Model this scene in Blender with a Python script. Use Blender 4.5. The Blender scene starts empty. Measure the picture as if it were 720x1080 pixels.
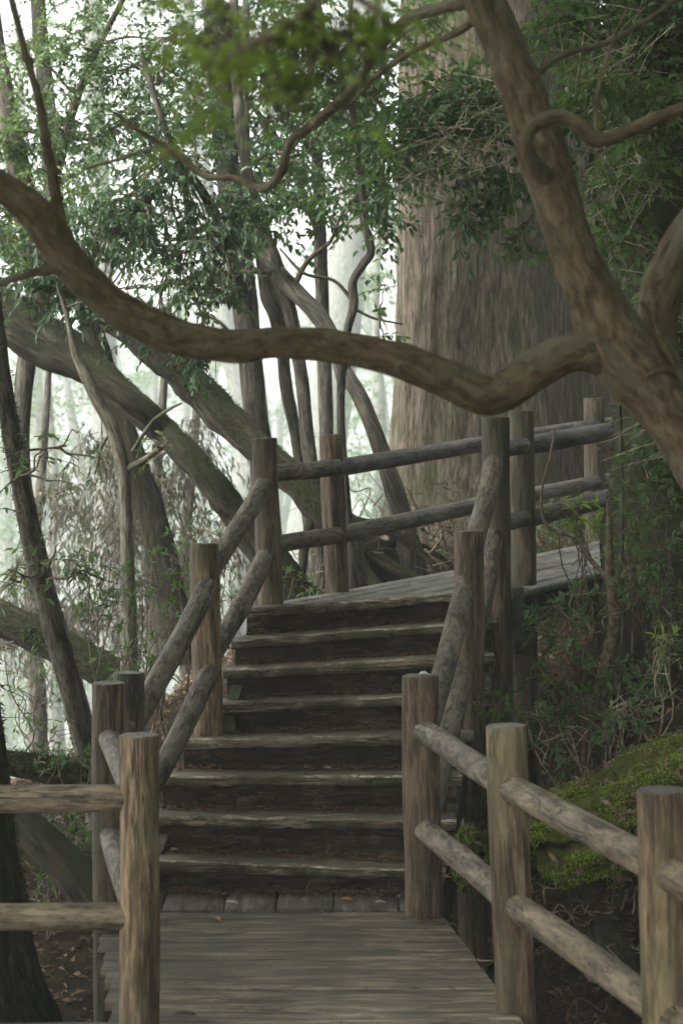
import bpy, math, random
import numpy as np
from mathutils import Vector, Matrix, noise as mnoise

random.seed(7)
RNG = np.random.default_rng(11)
SC = bpy.context.scene
COL = SC.collection

# ------------------------------------------------------------------ camera model
H = 1.90                     # eye height above the lower deck (z = 0)
F = 2200.0                   # focal length in pixels of the 720 x 1080 picture
TH = math.atan(75 / F)       # the camera looks a little downwards


def P(px, py, D):
    """world point seen at pixel (px, py) at the distance D in front of the camera"""
    u = (px - 360) / F
    v = (540 - py) / F
    t = D / (math.cos(TH) + v * math.sin(TH))
    return Vector((t * u, D, H + t * (v * math.cos(TH) - math.sin(TH))))


def S(D):
    return F / D


# ------------------------------------------------------------------ scene bookkeeping
def tag(o, label=None, cat=None, group=None, kind=None):
    if label: o['label'] = label
    if cat: o['category'] = cat
    if group: o['group'] = group
    if kind: o['kind'] = kind
    return o


def thing(name, label, cat, loc, group=None):
    o = bpy.data.objects.new(name, None)
    o.empty_display_size = 0.2
    o.location = loc
    COL.objects.link(o)
    return tag(o, label, cat, group)


def attach(o, parent):
    if parent is not None:
        o.parent = parent
        o.matrix_parent_inverse = Matrix.Translation(-root_loc(parent))
    return o


def root_loc(p):
    v = Vector((0, 0, 0))
    while p is not None:
        if p.type == 'EMPTY':
            v += Vector(p.location)
        p = p.parent
    return v


class Buf:
    """collects vertices and faces (quads / triangles) for one mesh"""
    def __init__(self):
        self.v = []; self.f = []; self.m = []; self.a = []; self.n = 0; self.has = False

    def add(self, verts, faces, mat=0, attr=None):
        verts = np.asarray(verts, dtype=np.float32).reshape(-1, 3)
        self.v.append(verts)
        if attr is None: self.a.append(np.zeros((len(verts), 3), dtype=np.float32))
        else: self.a.append(np.asarray(attr, dtype=np.float32).reshape(-1, 3)); self.has = True
        faces = np.asarray(faces, dtype=np.int64)
        self.f.append(faces + self.n)
        self.m.append(np.full(len(faces), mat, dtype=np.int32))
        self.n += len(verts)

    def build(self, name, mats, parent=None, smooth=True, offset=None, origin=None):
        V = np.concatenate(self.v)
        if origin is not None:
            V = V - np.array(origin, dtype=np.float32)
        loops = np.concatenate([f.ravel() for f in self.f]).astype(np.int32)
        sizes = np.concatenate([np.full(len(f), f.shape[1], dtype=np.int32) for f in self.f])
        starts = np.concatenate([[0], np.cumsum(sizes)[:-1]]).astype(np.int32)
        mi = np.concatenate(self.m)
        me = bpy.data.meshes.new(name)
        me.vertices.add(len(V)); me.vertices.foreach_set('co', V.ravel())
        me.loops.add(len(loops)); me.loops.foreach_set('vertex_index', loops)
        me.polygons.add(len(sizes)); me.polygons.foreach_set('loop_start', starts)
        me.polygons.foreach_set('loop_total', sizes)
        me.polygons.foreach_set('material_index', mi)
        me.polygons.foreach_set('use_smooth', np.full(len(sizes), bool(smooth)))
        me.update(calc_edges=True)
        if self.has:
            at = me.attributes.new('grain', 'FLOAT_VECTOR', 'POINT')
            at.data.foreach_set('vector', np.concatenate(self.a).ravel())
        if not isinstance(mats, (list, tuple)): mats = [mats]
        for m in mats: me.materials.append(m)
        o = bpy.data.objects.new(name, me)
        COL.objects.link(o)
        if origin is not None: o.location = origin
        return attach(o, parent)


def nz(x, y, z=0.0):
    return mnoise.noise((x, y, z))


# ------------------------------------------------------------------ geometry helpers
def spline(pts, sub=6):
    """Catmull-Rom through rows of numbers"""
    A = np.array(pts, dtype=float)
    if len(A) < 3:
        t = np.linspace(0, 1, sub * 2)[:, None]
        return A[0] * (1 - t) + A[-1] * t
    E = np.vstack([2 * A[0] - A[1], A, 2 * A[-1] - A[-2]])
    out = []
    for i in range(1, len(E) - 2):
        p0, p1, p2, p3 = E[i - 1], E[i], E[i + 1], E[i + 2]
        for k in range(sub):
            t = k / sub
            out.append(0.5 * ((2 * p1) + (-p0 + p2) * t + (2 * p0 - 5 * p1 + 4 * p2 - p3) * t * t
                              + (-p0 + 3 * p1 - 3 * p2 + p3) * t ** 3))
    out.append(A[-1])
    return np.array(out)


def tube(buf, pts, rad, sides=10, rough=0.0, freq=3.0, seed=0.0, mat=0, lobes=0.0, cap=True):
    """tapered tube along pts (N,3) with radii rad (N); rough = relative radial noise"""
    pts = np.asarray(pts, dtype=float); rad = np.asarray(rad, dtype=float)
    n = len(pts)
    T = np.gradient(pts, axis=0)
    T /= np.linalg.norm(T, axis=1)[:, None] + 1e-9
    ref = np.array([0.0, 0.0, 1.0]) if abs(T[0][2]) < 0.9 else np.array([1.0, 0.0, 0.0])
    N = np.cross(T[0], ref); N /= np.linalg.norm(N)
    ang = np.arange(sides) * 2 * np.pi / sides
    V = np.zeros((n, sides, 3)); AT = np.zeros((n, sides, 3))
    s = seed * 1.7
    for i in range(n):
        N = N - T[i] * np.dot(N, T[i]); N /= np.linalg.norm(N) + 1e-9
        B = np.cross(T[i], N)
        if i: s += np.linalg.norm(pts[i] - pts[i - 1])
        ring = np.cos(ang)[:, None] * N + np.sin(ang)[:, None] * B
        r = np.full(sides, rad[i])
        if rough > 0:
            for k in range(sides):
                d = ring[k]
                q = pts[i] + d * rad[i]
                a = nz(q[0] * freq + seed, q[1] * freq, q[2] * freq)
                b = nz(q[0] * freq * 3.1 + seed, q[1] * freq * 3.1 + 7, q[2] * freq * 3.1)
                r[k] *= 1 + rough * (a + 0.5 * b)
                if lobes:
                    r[k] *= 1 + lobes * math.sin(ang[k] * 3 + seed + s * 1.3)
        V[i] = pts[i] + ring * r[:, None]
        AT[i, :, 0] = np.cos(ang) * rad[i] + seed; AT[i, :, 1] = np.sin(ang) * rad[i]; AT[i, :, 2] = s
    i0 = np.arange(n - 1)[:, None] * sides
    k = np.arange(sides)[None, :]
    k2 = (k + 1) % sides
    q = np.stack([i0 + k, i0 + k2, i0 + sides + k2, i0 + sides + k], -1).reshape(-1, 4)
    base = buf.n
    buf.add(V.reshape(-1, 3), q, mat, AT)
    if cap:
        for row, ctr, flip in ((0, pts[0], True), (n - 1, pts[-1], False)):
            ring = V[row]
            tris = []
            for j in range(sides):
                a, b = j, (j + 1) % sides
                tris.append((sides, b, a) if flip else (a, b, sides))
            buf.add(np.vstack([ring, ring.mean(0)[None]]), tris, mat, np.vstack([AT[row], AT[row].mean(0)[None]]))


def pix_path(rows, sub=6):
    """rows of (px, py, depth, width in px) -> world points and radii"""
    A = []
    for r in rows:
        p = P(r[0], r[1], r[2])
        A.append((p.x, p.y, p.z, r[3] / 2 / S(r[2])))
    B = spline(A, sub)
    return B[:, :3], np.maximum(B[:, 3], 0.0015)


def box_pts(c, faces_only=False):
    f = [(0, 3, 2, 1), (4, 5, 6, 7), (0, 1, 5, 4), (1, 2, 6, 5), (2, 3, 7, 6), (3, 0, 4, 7)]
    return c, f


def hexa(buf, lower, upper, mat=0):
    """lower / upper: four corners each, counter-clockwise from above"""
    V = [tuple(p) for p in lower] + [tuple(p) for p in upper]
    buf.add(V, [(0, 3, 2, 1), (4, 5, 6, 7), (0, 1, 5, 4), (1, 2, 6, 5), (2, 3, 7, 6), (3, 0, 4, 7)], mat)


def board(buf, p0, p1, width_dir, width, thick, up=Vector((0, 0, 1)), mat=0, segs=14, wob=0.004, seed=0.0, round_=0.006, skew0=0.0, skew1=0.0, front=None):
    """worn timber board from p0 to p1 (its centre line on the top face), with a rounded section"""
    p0, p1 = Vector(p0), Vector(p1)
    d = (p1 - p0)
    L = d.length
    dn = d.normalized()
    wd = Vector(width_dir).normalized()
    r = min(round_, thick * 0.4)
    w2 = width / 2
    prof = [(-w2, -r), (-w2 + r, 0), (-w2 * 0.33, 0), (w2 * 0.33, 0), (w2 - r, 0), (w2, -r), (w2, -thick + r), (w2 - r, -thick),
            (-w2 + r, -thick), (-w2, -thick + r)]
    m = len(prof)
    V = []
    for i in range(segs + 1):
        t = i / segs
        c = p0 + d * t
        for (a, b) in prof:
            j1 = nz(t * L * 2.3 + seed, a * 9, b * 9) * wob
            j2 = nz(t * L * 6.5 + seed + 31, a * 22, b * 16) * wob * 0.8
            if front is not None: j2 += max(0, nz(t * L * 17 + seed, a * 30, b * 40) - .12) * wob * 1.5
            e = 0.0
            q = c + dn * (a * (skew0 * (1 - t) + skew1 * t)) + wd * (a + (j1 + j2) * (1 if abs(a) > w2 * 0.7 else 0.2)) + up * (b + j2 * 0.7 + j1 * 0.4)
            V.append(tuple(q))
    fcs = []
    for i in range(segs):
        for k in range(m):
            k2 = (k + 1) % m
            fcs.append((i * m + k, i * m + k2, (i + 1) * m + k2, (i + 1) * m + k))
    if front is None: buf.add(V, fcs, mat)
    else:
        fr = [q for n_, q in enumerate(fcs) if n_ % m in (m - 1, m - 2)]
        hi_strip = [q for n_, q in enumerate(fcs) if n_ % m == 0]
        buf.add(V, [q for n_, q in enumerate(fcs) if n_ % m not in (m - 1, m - 2, 0)], mat)
        buf.f.append(np.asarray(hi_strip, dtype=np.int64) + buf.n - len(V)); buf.m.append(np.full(len(hi_strip), front + 1, dtype=np.int32))
        buf.f.append(np.asarray(fr, dtype=np.int64) + buf.n - len(V)); buf.m.append(np.full(len(fr), front, dtype=np.int32))
    for row in (0, segs):
        ring = [V[row * m + k] for k in range(m)]
        c = np.mean(np.array(ring), 0)
        tr = [((m, k, (k + 1) % m) if row == 0 else ((k + 1) % m, k, m)) for k in range(m)]
        buf.add(ring + [tuple(c)], tr, mat)


def leaves(buf, pos, dirn, up, L, W, mat=0, fold=0.18, droop=0.25, simple=False):
    pos = np.asarray(pos); n = len(pos)
    if n == 0: return
    dirn = dirn / (np.linalg.norm(dirn, axis=1)[:, None] + 1e-9)
    side = np.cross(dirn, up); side /= np.linalg.norm(side, axis=1)[:, None] + 1e-9
    nr = np.cross(side, dirn)
    L = np.asarray(L)[:, None]; W = np.asarray(W)[:, None]

    def at(a, b, c):
        return pos + dirn * (a * L) + side * (b * W) + nr * (c * W - droop * a * a * L)
    if simple:
        V = np.stack([at(0, 0, 0), at(.45, .5, fold), at(1, 0, 0), at(.45, -.5, fold), at(.5, 0, 0)], 1)
        q = np.array([(0, 1, 2, 4), (0, 4, 2, 3)])
        idx = (np.arange(n) * 5)[:, None, None] + q[None]
        buf.add(V.reshape(-1, 3), idx.reshape(-1, 4), mat)
    else:
        V = np.stack([at(0, 0, 0), at(.3, .42, fold), at(.65, .46, fold), at(1, 0, 0), at(.65, -.46, fold), at(.3, -.42, fold),
                      at(.33, 0, 0), at(.67, 0, 0)], 1)
        q4 = np.array([(6, 1, 2, 7), (5, 6, 7, 4)]); q3 = np.array([(0, 1, 6), (0, 6, 5), (7, 2, 3), (4, 7, 3)])
        b0 = buf.n
        idx4 = (np.arange(n) * 8)[:, None, None] + q4[None]
        idx3 = (np.arange(n) * 8)[:, None, None] + q3[None]
        buf.add(V.reshape(-1, 3), idx4.reshape(-1, 4), mat)
        buf.f.append(idx3.reshape(-1, 3) + b0); buf.m.append(np.full(n * 4, mat, dtype=np.int32))


def unit(v):
    return v / (np.linalg.norm(v, axis=-1, keepdims=True) + 1e-9)


def sprays(buf, o, d, length, nleaf, leaf_l, leaf_w, droop=0.25, twig_r=0.003, leaf_mat=0, twig_mat=1, simple=False,
           flat=0.6, rng=RNG, leaf_droop=0.3, whorl=False):
    """many twigs at once: o (S,3) origins, d (S,3) directions; leaves alternate along each twig"""
    Sn = len(o)
    if Sn == 0: return
    d = unit(np.asarray(d, dtype=float))
    ln = length * rng.uniform(0.6, 1.25, Sn)
    down = np.array([0, 0, -1.0])

    def curve(t):
        return o[:, None, :] + d[:, None, :] * (ln[:, None] * t)[..., None] + down * ((droop * ln)[:, None] * t * t)[..., None]
    t3 = np.broadcast_to(np.array([0, .35, .7, 1.0])[None], (Sn, 4))
    C = curve(t3)
    a = unit(np.cross(d, np.array([.31, .2, 1.0]))); b = np.cross(d, a)
    an = np.arange(3) * 2 * np.pi / 3
    ring = np.cos(an)[None, :, None] * a[:, None] + np.sin(an)[None, :, None] * b[:, None]
    rr = twig_r * np.array([1, .8, .55, .25])
    V = C[:, :, None, :] + ring[:, None] * rr[None, :, None, None]
    q = []
    for i in range(3):
        for k in range(3):
            q.append((i * 3 + k, i * 3 + (k + 1) % 3, i * 3 + 3 + (k + 1) % 3, i * 3 + 3 + k))
    idx = (np.arange(Sn) * 12)[:, None, None] + np.array(q)[None]
    buf.add(V.reshape(-1, 3), idx.reshape(-1, 4), twig_mat)
    t = np.linspace(.80 if whorl else .12, 1.0, nleaf)[None] + rng.uniform(-.06, .06, (Sn, nleaf))
    pos = curve(t)
    sgn = np.where(np.arange(nleaf) % 2 == 0, 1.0, -1.0)[None, :, None]
    sidev = unit(np.cross(d, np.array([0, 0, 1.0]) + rng.normal(0, 1 - flat, (Sn, 3))))
    ld = d[:, None] * rng.uniform(.35, .9, (Sn, nleaf, 1)) + sgn * sidev[:, None] * rng.uniform(.5, 1.0, (Sn, nleaf, 1)) \
        + rng.normal(0, .28, (Sn, nleaf, 3)) + down * leaf_droop
    if whorl:
        ld = unit(rng.normal(0, 1, (Sn, nleaf, 3))) * 1.0 + d[:, None] * .7 + np.array([0, 0, .25])
    ld[:, -1] = d + rng.normal(0, .2, (Sn, 3)) + down * leaf_droop
    up = np.array([0, 0, 1.0]) + rng.normal(0, .45, (Sn, nleaf, 3))
    sc = rng.uniform(.6, 1.15, Sn * nleaf)
    leaves(buf, pos.reshape(-1, 3), ld.reshape(-1, 3), up.reshape(-1, 3), leaf_l * sc, leaf_w * sc * rng.uniform(.85, 1.1, Sn * nleaf),
           leaf_mat, simple=simple)


# ------------------------------------------------------------------ materials
MATS = {}


def new_mat(name):
    m = bpy.data.materials.new(name); m.use_nodes = True
    nt = m.node_tree
    nt.nodes.clear()
    out = nt.nodes.new('ShaderNodeOutputMaterial')
    return m, nt, out


def nd(nt, kind, **kw):
    n = nt.nodes.new(kind)
    for k, v in kw.items():
        if k in n.inputs: n.inputs[k].default_value = v
        else: setattr(n, k, v)
    return n


def ramp(nt, fac, stops):
    r = nt.nodes.new('ShaderNodeValToRGB')
    e = r.color_ramp.elements
    while len(e) > 1: e.remove(e[-1])
    e[0].position = stops[0][0]; e[0].color = (*stops[0][1], 1)
    for p, c in stops[1:]:
        x = e.new(p); x.color = (*c, 1)
    nt.links.new(fac, r.inputs[0])
    return r.outputs[0]


def gray(a):
    return (a, a, a)


def mixc(nt, fac, a, b, mode='MIX'):
    m = nt.nodes.new('ShaderNodeMix'); m.data_type = 'RGBA'; m.blend_type = mode
    if isinstance(fac, (int, float)): m.inputs[0].default_value = fac
    else: nt.links.new(fac, m.inputs[0])
    for sock, x in ((m.inputs[6], a), (m.inputs[7], b)):
        if isinstance(x, tuple): sock.default_value = (*x, 1)
        else: nt.links.new(x, sock)
    return m.outputs[2]


def math_(nt, op, a, b=None):
    m = nt.nodes.new('ShaderNodeMath'); m.operation = op; m.use_clamp = False
    for i, x in enumerate((a, b)):
        if x is None: continue
        if isinstance(x, (int, float)): m.inputs[i].default_value = x
        else: nt.links.new(x, m.inputs[i])
    return m.outputs[0]


def coords(nt, scale=(1, 1, 1), rand=True, kind='Object'):
    mp = nt.nodes.new('ShaderNodeMapping')
    mp.inputs['Scale'].default_value = scale
    if kind == 'grain':
        tc = nt.nodes.new('ShaderNodeAttribute'); tc.attribute_name = 'grain'; kind = 'Vector'
    else:
        tc = nt.nodes.new('ShaderNodeTexCoord')
    if rand:
        oi = nt.nodes.new('ShaderNodeObjectInfo')
        mu = nt.nodes.new('ShaderNodeVectorMath'); mu.operation = 'MULTIPLY_ADD'
        cb = nt.nodes.new('ShaderNodeCombineXYZ')
        nt.links.new(oi.outputs['Random'], cb.inputs[0]); nt.links.new(oi.outputs['Random'], cb.inputs[1]); nt.links.new(oi.outputs['Random'], cb.inputs[2])
        mu.inputs[1].default_value = (17.3, 31.7, 23.1)
        nt.links.new(cb.outputs[0], mu.inputs[0])
        nt.links.new(tc.outputs[kind], mu.inputs[2])
        nt.links.new(mu.outputs[0], mp.inputs['Vector'])
    else:
        nt.links.new(tc.outputs[kind], mp.inputs['Vector'])
    return mp.outputs[0]


def tex(nt, vec, scale, detail=6, rough=0.6, dist=0.0):
    n = nt.nodes.new('ShaderNodeTexNoise')
    n.inputs['Scale'].default_value = scale; n.inputs['Detail'].default_value = detail
    n.inputs['Roughness'].default_value = rough; n.inputs['Distortion'].default_value = dist
    nt.links.new(vec, n.inputs['Vector'])
    return n.outputs[0]


def bump(nt, h, strength, dist, prev=None):
    b = nt.nodes.new('ShaderNodeBump')
    b.inputs['Strength'].default_value = strength; b.inputs['Distance'].default_value = dist
    nt.links.new(h, b.inputs['Height'])
    if prev is not None: nt.links.new(prev, b.inputs['Normal'])
    return b.outputs[0]


def princ(nt, out, col, rough, normal=None, spec=0.5):
    p = nt.nodes.new('ShaderNodeBsdfPrincipled')
    if isinstance(col, tuple): p.inputs['Base Color'].default_value = (*col, 1)
    else: nt.links.new(col, p.inputs['Base Color'])
    if isinstance(rough, (int, float)): p.inputs['Roughness'].default_value = rough
    else: nt.links.new(rough, p.inputs['Roughness'])
    p.inputs['Specular IOR Level'].default_value = spec
    if normal is not None: nt.links.new(normal, p.inputs['Normal'])
    nt.links.new(p.outputs[0], out.inputs[0])
    return p


def moss_by_normal(nt, vec, lo, hi, scale=4):
    """moss that grows on upward faces, broken up by noise"""
    g = nt.nodes.new('ShaderNodeNewGeometry')
    sx = nt.nodes.new('ShaderNodeSeparateXYZ')
    nt.links.new(g.outputs['Normal'], sx.inputs[0])
    n = tex(nt, vec, scale, 5, .65)
    s = math_(nt, 'ADD', sx.outputs[2], math_(nt, 'MULTIPLY', math_(nt, 'SUBTRACT', n, 0.5), 2.2))
    mr = nt.nodes.new('ShaderNodeMapRange')
    mr.inputs[1].default_value = lo; mr.inputs[2].default_value = hi
    nt.links.new(s, mr.inputs[0])
    return mr.outputs[0]


WK = 1.55      # overall lightness of the weathered timber


def wood(name, stops, grain=(12, 12, 1.5), blotch=None, blotch_amt=.5, rough=.62, bump_s=.5, spec=.35, blotch_scale=2.5, cracks=True, axis_fine=4.0, knots=0):
    stops = [(p, tuple(WK * x for x in q)) for p, q in stops]
    if blotch is not None: blotch = tuple(WK * x for x in blotch)
    m, nt, out = new_mat(name)
    v = coords(nt, grain)
    g1 = tex(nt, v, 1.6, 8, .62, .35)
    vf = coords(nt, tuple(a * axis_fine for a in grain))
    g2 = tex(nt, vf, 1.6, 6, .7, .3)
    g = math_(nt, 'ADD', math_(nt, 'MULTIPLY', g1, .52), math_(nt, 'MULTIPLY', g2, .48))
    g = math_(nt, 'ADD', math_(nt, 'MULTIPLY', math_(nt, 'SUBTRACT', g, .5), 2.5), .5)
    c = ramp(nt, g, stops)
    vb = coords(nt, (1, 1, .55))
    if blotch is not None:
        b = tex(nt, vb, blotch_scale, 6, .62, .4)
        f = ramp(nt, b, [(.455, gray(0)), (.575, gray(blotch_amt))])
        c = mixc(nt, f, c, blotch)
    if knots:
        vk = coords(nt, (knots, knots, knots * .55))
        vo = nt.nodes.new('ShaderNodeTexVoronoi'); vo.inputs['Scale'].default_value = 1.0
        nt.links.new(vk, vo.inputs['Vector'])
        c = mixc(nt, ramp(nt, vo.outputs['Distance'], [(.05, gray(.85)), (.16, gray(0))]), c, (.018, .012, .008))
    # damp dark stains
    st = tex(nt, vb, 1.3, 4, .6, .5)
    c = mixc(nt, ramp(nt, st, [(.5, gray(0)), (.68, gray(.5))]), c, (.020, .017, .012))
    # fine dark cracks along the grain
    hgt = g
    if cracks:
        vc = coords(nt, (grain[0] * 1.3, grain[1] * 1.3, grain[2] * .55))
        k = tex(nt, vc, 2.1, 3, .5, .6)
        cr = ramp(nt, math_(nt, 'ABSOLUTE', math_(nt, 'SUBTRACT', k, .5)), [(0, gray(1)), (.034, gray(0))])
        sel = ramp(nt, tex(nt, vb, 3.1, 2), [(.45, gray(0)), (.54, gray(.9))])
        cr2 = math_(nt, 'MULTIPLY', cr, sel)
        c = mixc(nt, cr2, c, (.012, .010, .008))
        hgt = math_(nt, 'SUBTRACT', g, math_(nt, 'MULTIPLY', cr2, .6))
    nrm = bump(nt, hgt, bump_s, .012)
    rr = ramp(nt, g2, [(.3, gray(rough - .12)), (.7, gray(rough + .12))])
    princ(nt, out, c, rr, nrm, spec)
    return m


def bark(name, c0, c1, c2, scale=(9, 9, 2.2), moss=None, moss_lo=.2, moss_hi=1.0, bump_s=.8, bump_d=.02, rough=.85, patch=None, patch_amt=.6, patch_scale=3, coord='grain', patch_edge=.14):
    c0, c1, c2 = (tuple(1.35 * x for x in q) for q in (c0, c1, c2))
    m, nt, out = new_mat(name)
    v = coords(nt, scale, kind=coord)
    g = tex(nt, v, 1.5, 9, .65, .5)
    g = math_(nt, 'ADD', math_(nt, 'MULTIPLY', math_(nt, 'SUBTRACT', g, .5), 1.6), .5)
    c = ramp(nt, g, [(.3, c0), (.5, c1), (.72, c2)])
    vb = coords(nt, (1, 1, 1) if coord == 'Object' else (1.5, 1.5, .6), kind=coord)
    if patch is not None:
        b = tex(nt, vb, patch_scale, 7, .65, .6)
        f = ramp(nt, b, [(.5, gray(0)), (.5 + patch_edge, gray(patch_amt))])
        c = mixc(nt, f, c, patch)
    fine = tex(nt, vb, 60, 4, .6)
    h = math_(nt, 'ADD', g, math_(nt, 'MULTIPLY', fine, .25))
    if moss is not None:
        mf = moss_by_normal(nt, vb, moss_lo, moss_hi)
        mc = ramp(nt, tex(nt, vb, 35, 5, .7), [(.3, tuple(x * .45 for x in moss)), (.7, tuple(x * 1.35 for x in moss))])
        c = mixc(nt, mf, c, mc)
    nrm = bump(nt, h, bump_s, bump_d)
    princ(nt, out, c, rough, nrm, .25)
    return m


def leafmat(name, dark, mid, light, trans=.35, rough=.38, spec=.5):
    dark, mid, light = (tuple(1.25 * x for x in q) for q in (dark, mid, light))
    m, nt, out = new_mat(name)
    g = nt.nodes.new('ShaderNodeNewGeometry')
    c = ramp(nt, g.outputs['Random Per Island'], [(0, dark), (.45, mid), (.85, mid), (1, light)])
    vb = coords(nt, (1, 1, 1), rand=False)
    n = tex(nt, vb, 1.6, 3)
    c = mixc(nt, ramp(nt, n, [(.35, gray(0)), (.7, gray(.55))]), c, light)
    p = nt.nodes.new('ShaderNodeBsdfPrincipled')
    nt.links.new(c, p.inputs['Base Color']); p.inputs['Roughness'].default_value = rough
    p.inputs['Specular IOR Level'].default_value = spec
    t = nt.nodes.new('ShaderNodeBsdfTranslucent')
    tcx = mixc(nt, 1.0, c, (1.5, 1.7, .8), 'MULTIPLY')
    nt.links.new(tcx, t.inputs[0])
    mx = nt.nodes.new('ShaderNodeMixShader'); mx.inputs[0].default_value = trans
    nt.links.new(p.outputs[0], mx.inputs[1]); nt.links.new(t.outputs[0], mx.inputs[2])
    nt.links.new(mx.outputs[0], out.inputs[0])
    return m


M = {}
M['post_front'] = wood('post_wood', [(.28, (.030, .019, .0095)), (.5, (.098, .068, .039)), (.72, (.21, .155, .094))],
                       blotch=(.075, .075, .040), blotch_amt=.6, bump_s=.6, knots=4.2)
M['post_dark'] = wood('weathered_post_wood', [(.28, (.025, .018, .012)), (.5, (.085, .060, .040)), (.74, (.16, .12, .085))],
                      blotch=(.05, .055, .036), blotch_amt=.7, bump_s=.7, knots=4.5)
M['end_grain'] = wood('end_grain', [(.3, (.04, .036, .028)), (.7, (.13, .125, .105))], grain=(14, 14, 14), cracks=False, rough=.55)
M['rail'] = wood('rail_wood', [(.3, (.026, .021, .015)), (.5, (.074, .060, .043)), (.72, (.16, .135, .10))], grain=(10, 10, 2.6),
                 blotch=(.17, .148, .112), blotch_amt=.42, blotch_scale=34, bump_s=.5)
M['rail_front'] = wood('rail_wood_pale', [(.3, (.022, .017, .010)), (.5, (.078, .061, .039)), (.72, (.16, .130, .088))], grain=(10, 10, 2.4),
                       blotch=(.13, .115, .08), blotch_amt=.38, blotch_scale=28, bump_s=.5)
M['rail_dark'] = wood('rail_wood_dark', [(.3, (.022, .019, .015)), (.5, (.060, .051, .041)), (.74, (.145, .128, .105))], grain=(10, 10, 2.0),
                      blotch=(.11, .105, .09), blotch_amt=.5, blotch_scale=8, bump_s=.5)
M['rail_bark'] = wood('rail_bark', [(.3, (.017, .014, .010)), (.5, (.060, .050, .037)), (.72, (.15, .13, .10))], grain=(10, 10, 4),
                      blotch=(.12, .108, .082), blotch_amt=.6, blotch_scale=24, bump_s=.9)
M['deck'] = wood('deck_wood', [(.28, (.040, .032, .022)), (.5, (.115, .094, .067)), (.74, (.23, .196, .148))], grain=(2.2, 18, 18),
                 blotch=(.05, .048, .034), blotch_amt=.65, blotch_scale=1.6, rough=.5, spec=.5, bump_s=.5, axis_fine=3)
M['cross'] = wood('sill_wood', [(.28, (.03, .026, .02)), (.5, (.080, .070, .055)), (.74, (.16, .145, .12))], grain=(14, 2, 14),
                  blotch=(.07, .07, .05), blotch_amt=.6, rough=.5, spec=.5)
M['tread'] = wood('tread_wood', [(.28, (.035, .027, .018)), (.5, (.115, .092, .066)), (.75, (.25, .215, .165))], grain=(2.6, 20, 24),
                  blotch=(.05, .050, .032), blotch_amt=.7, blotch_scale=3, rough=.48, spec=.55, bump_s=.7, axis_fine=2.5)
M['tread_edge'] = wood('tread_edge_wood', [(.28, (.026, .021, .013)), (.5, (.125, .104, .072)), (.75, (.28, .245, .185))], grain=(2.6, 22, 36),  # front faces of the treads have a tone of their own
                  blotch=(.035, .042, .020), blotch_amt=.8, blotch_scale=4, rough=.7, spec=.3, bump_s=.9, axis_fine=2.5)
M['tread_highlight'] = wood('nosing_highlight', [(.28, (.07, .056, .038)), (.5, (.23, .20, .155)), (.75, (.42, .38, .31))], grain=(3, 14, 14),  # paler nosing strip: worn wood with the edge highlight put into its colour
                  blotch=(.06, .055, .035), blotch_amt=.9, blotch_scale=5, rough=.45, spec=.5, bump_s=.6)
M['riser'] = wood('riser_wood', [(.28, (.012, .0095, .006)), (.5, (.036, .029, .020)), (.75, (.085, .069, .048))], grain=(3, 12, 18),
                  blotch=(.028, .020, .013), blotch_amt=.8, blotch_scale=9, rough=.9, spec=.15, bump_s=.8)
M['beam'] = wood('beam_wood', [(.28, (.02, .018, .014)), (.5, (.05, .046, .036)), (.75, (.09, .085, .07))], grain=(2, 9, 9),
                 blotch=(.05, .065, .035), blotch_amt=.6, rough=.7, spec=.2)
M['plank'] = wood('boardwalk_wood', [(.28, (.04, .036, .029)), (.5, (.12, .112, .096)), (.75, (.23, .22, .19))], grain=(6, 5, 12),
                  blotch=(.10, .11, .07), blotch_amt=.6, rough=.5, spec=.5)
M['bark_near'] = bark('smooth_bark', (.062, .047, .028), (.108, .084, .052), (.165, .136, .088), scale=(28, 28, 12), bump_s=1.0, bump_d=.02,
                      patch=(.20, .195, .14), patch_amt=.75, patch_scale=5, moss=None, patch_edge=.09)
M['bark_cedar'] = bark('cedar_bark', (.024, .018, .013), (.080, .062, .047), (.18, .145, .115), scale=(24, 24, 3.2), coord='Object', bump_s=.9, bump_d=.03,
                       patch=(.060, .062, .034), patch_amt=.6, patch_scale=.8, moss=(.05, .065, .02), moss_lo=-.25, moss_hi=1.0)
M['bark_moss'] = bark('mossy_bark', (.006, .005, .0035), (.022, .018, .012), (.065, .054, .038), scale=(18, 18, 4), moss=(.024, .031, .010), moss_lo=-.25, moss_hi=1.0, bump_s=1.0, bump_d=.05)
M['bark_thin'] = bark('dark_bark', (.02, .018, .014), (.055, .05, .04), (.11, .10, .08), scale=(20, 20, 4), moss=(.055, .07, .03), moss_lo=.6, moss_hi=1.6)
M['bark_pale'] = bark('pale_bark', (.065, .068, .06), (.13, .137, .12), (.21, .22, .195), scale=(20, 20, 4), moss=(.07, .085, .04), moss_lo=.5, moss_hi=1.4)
M['bark_snag'] = bark('snag_bark', (.035, .032, .024), (.09, .083, .062), (.17, .158, .12), scale=(22, 22, 5), moss=(.06, .075, .03), moss_lo=.2, moss_hi=1.3)
M['bark_right'] = bark('mossy_dark_bark', (.012, .011, .008), (.035, .03, .022), (.07, .06, .045), moss=(.035, .055, .018), moss_lo=-.5, moss_hi=.7, patch=(.03, .045, .016), patch_amt=.8)
M['twig'] = bark('twig_bark', (.04, .03, .022), (.09, .07, .05), (.16, .13, .10), scale=(20, 20, 20), coord='Object', bump_s=.2, bump_d=.004)
M['twig_pale'] = bark('pale_twig_bark', (.10, .085, .06), (.19, .165, .12), (.28, .25, .19), scale=(20, 20, 20), coord='Object', bump_s=.2, bump_d=.004)
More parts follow.
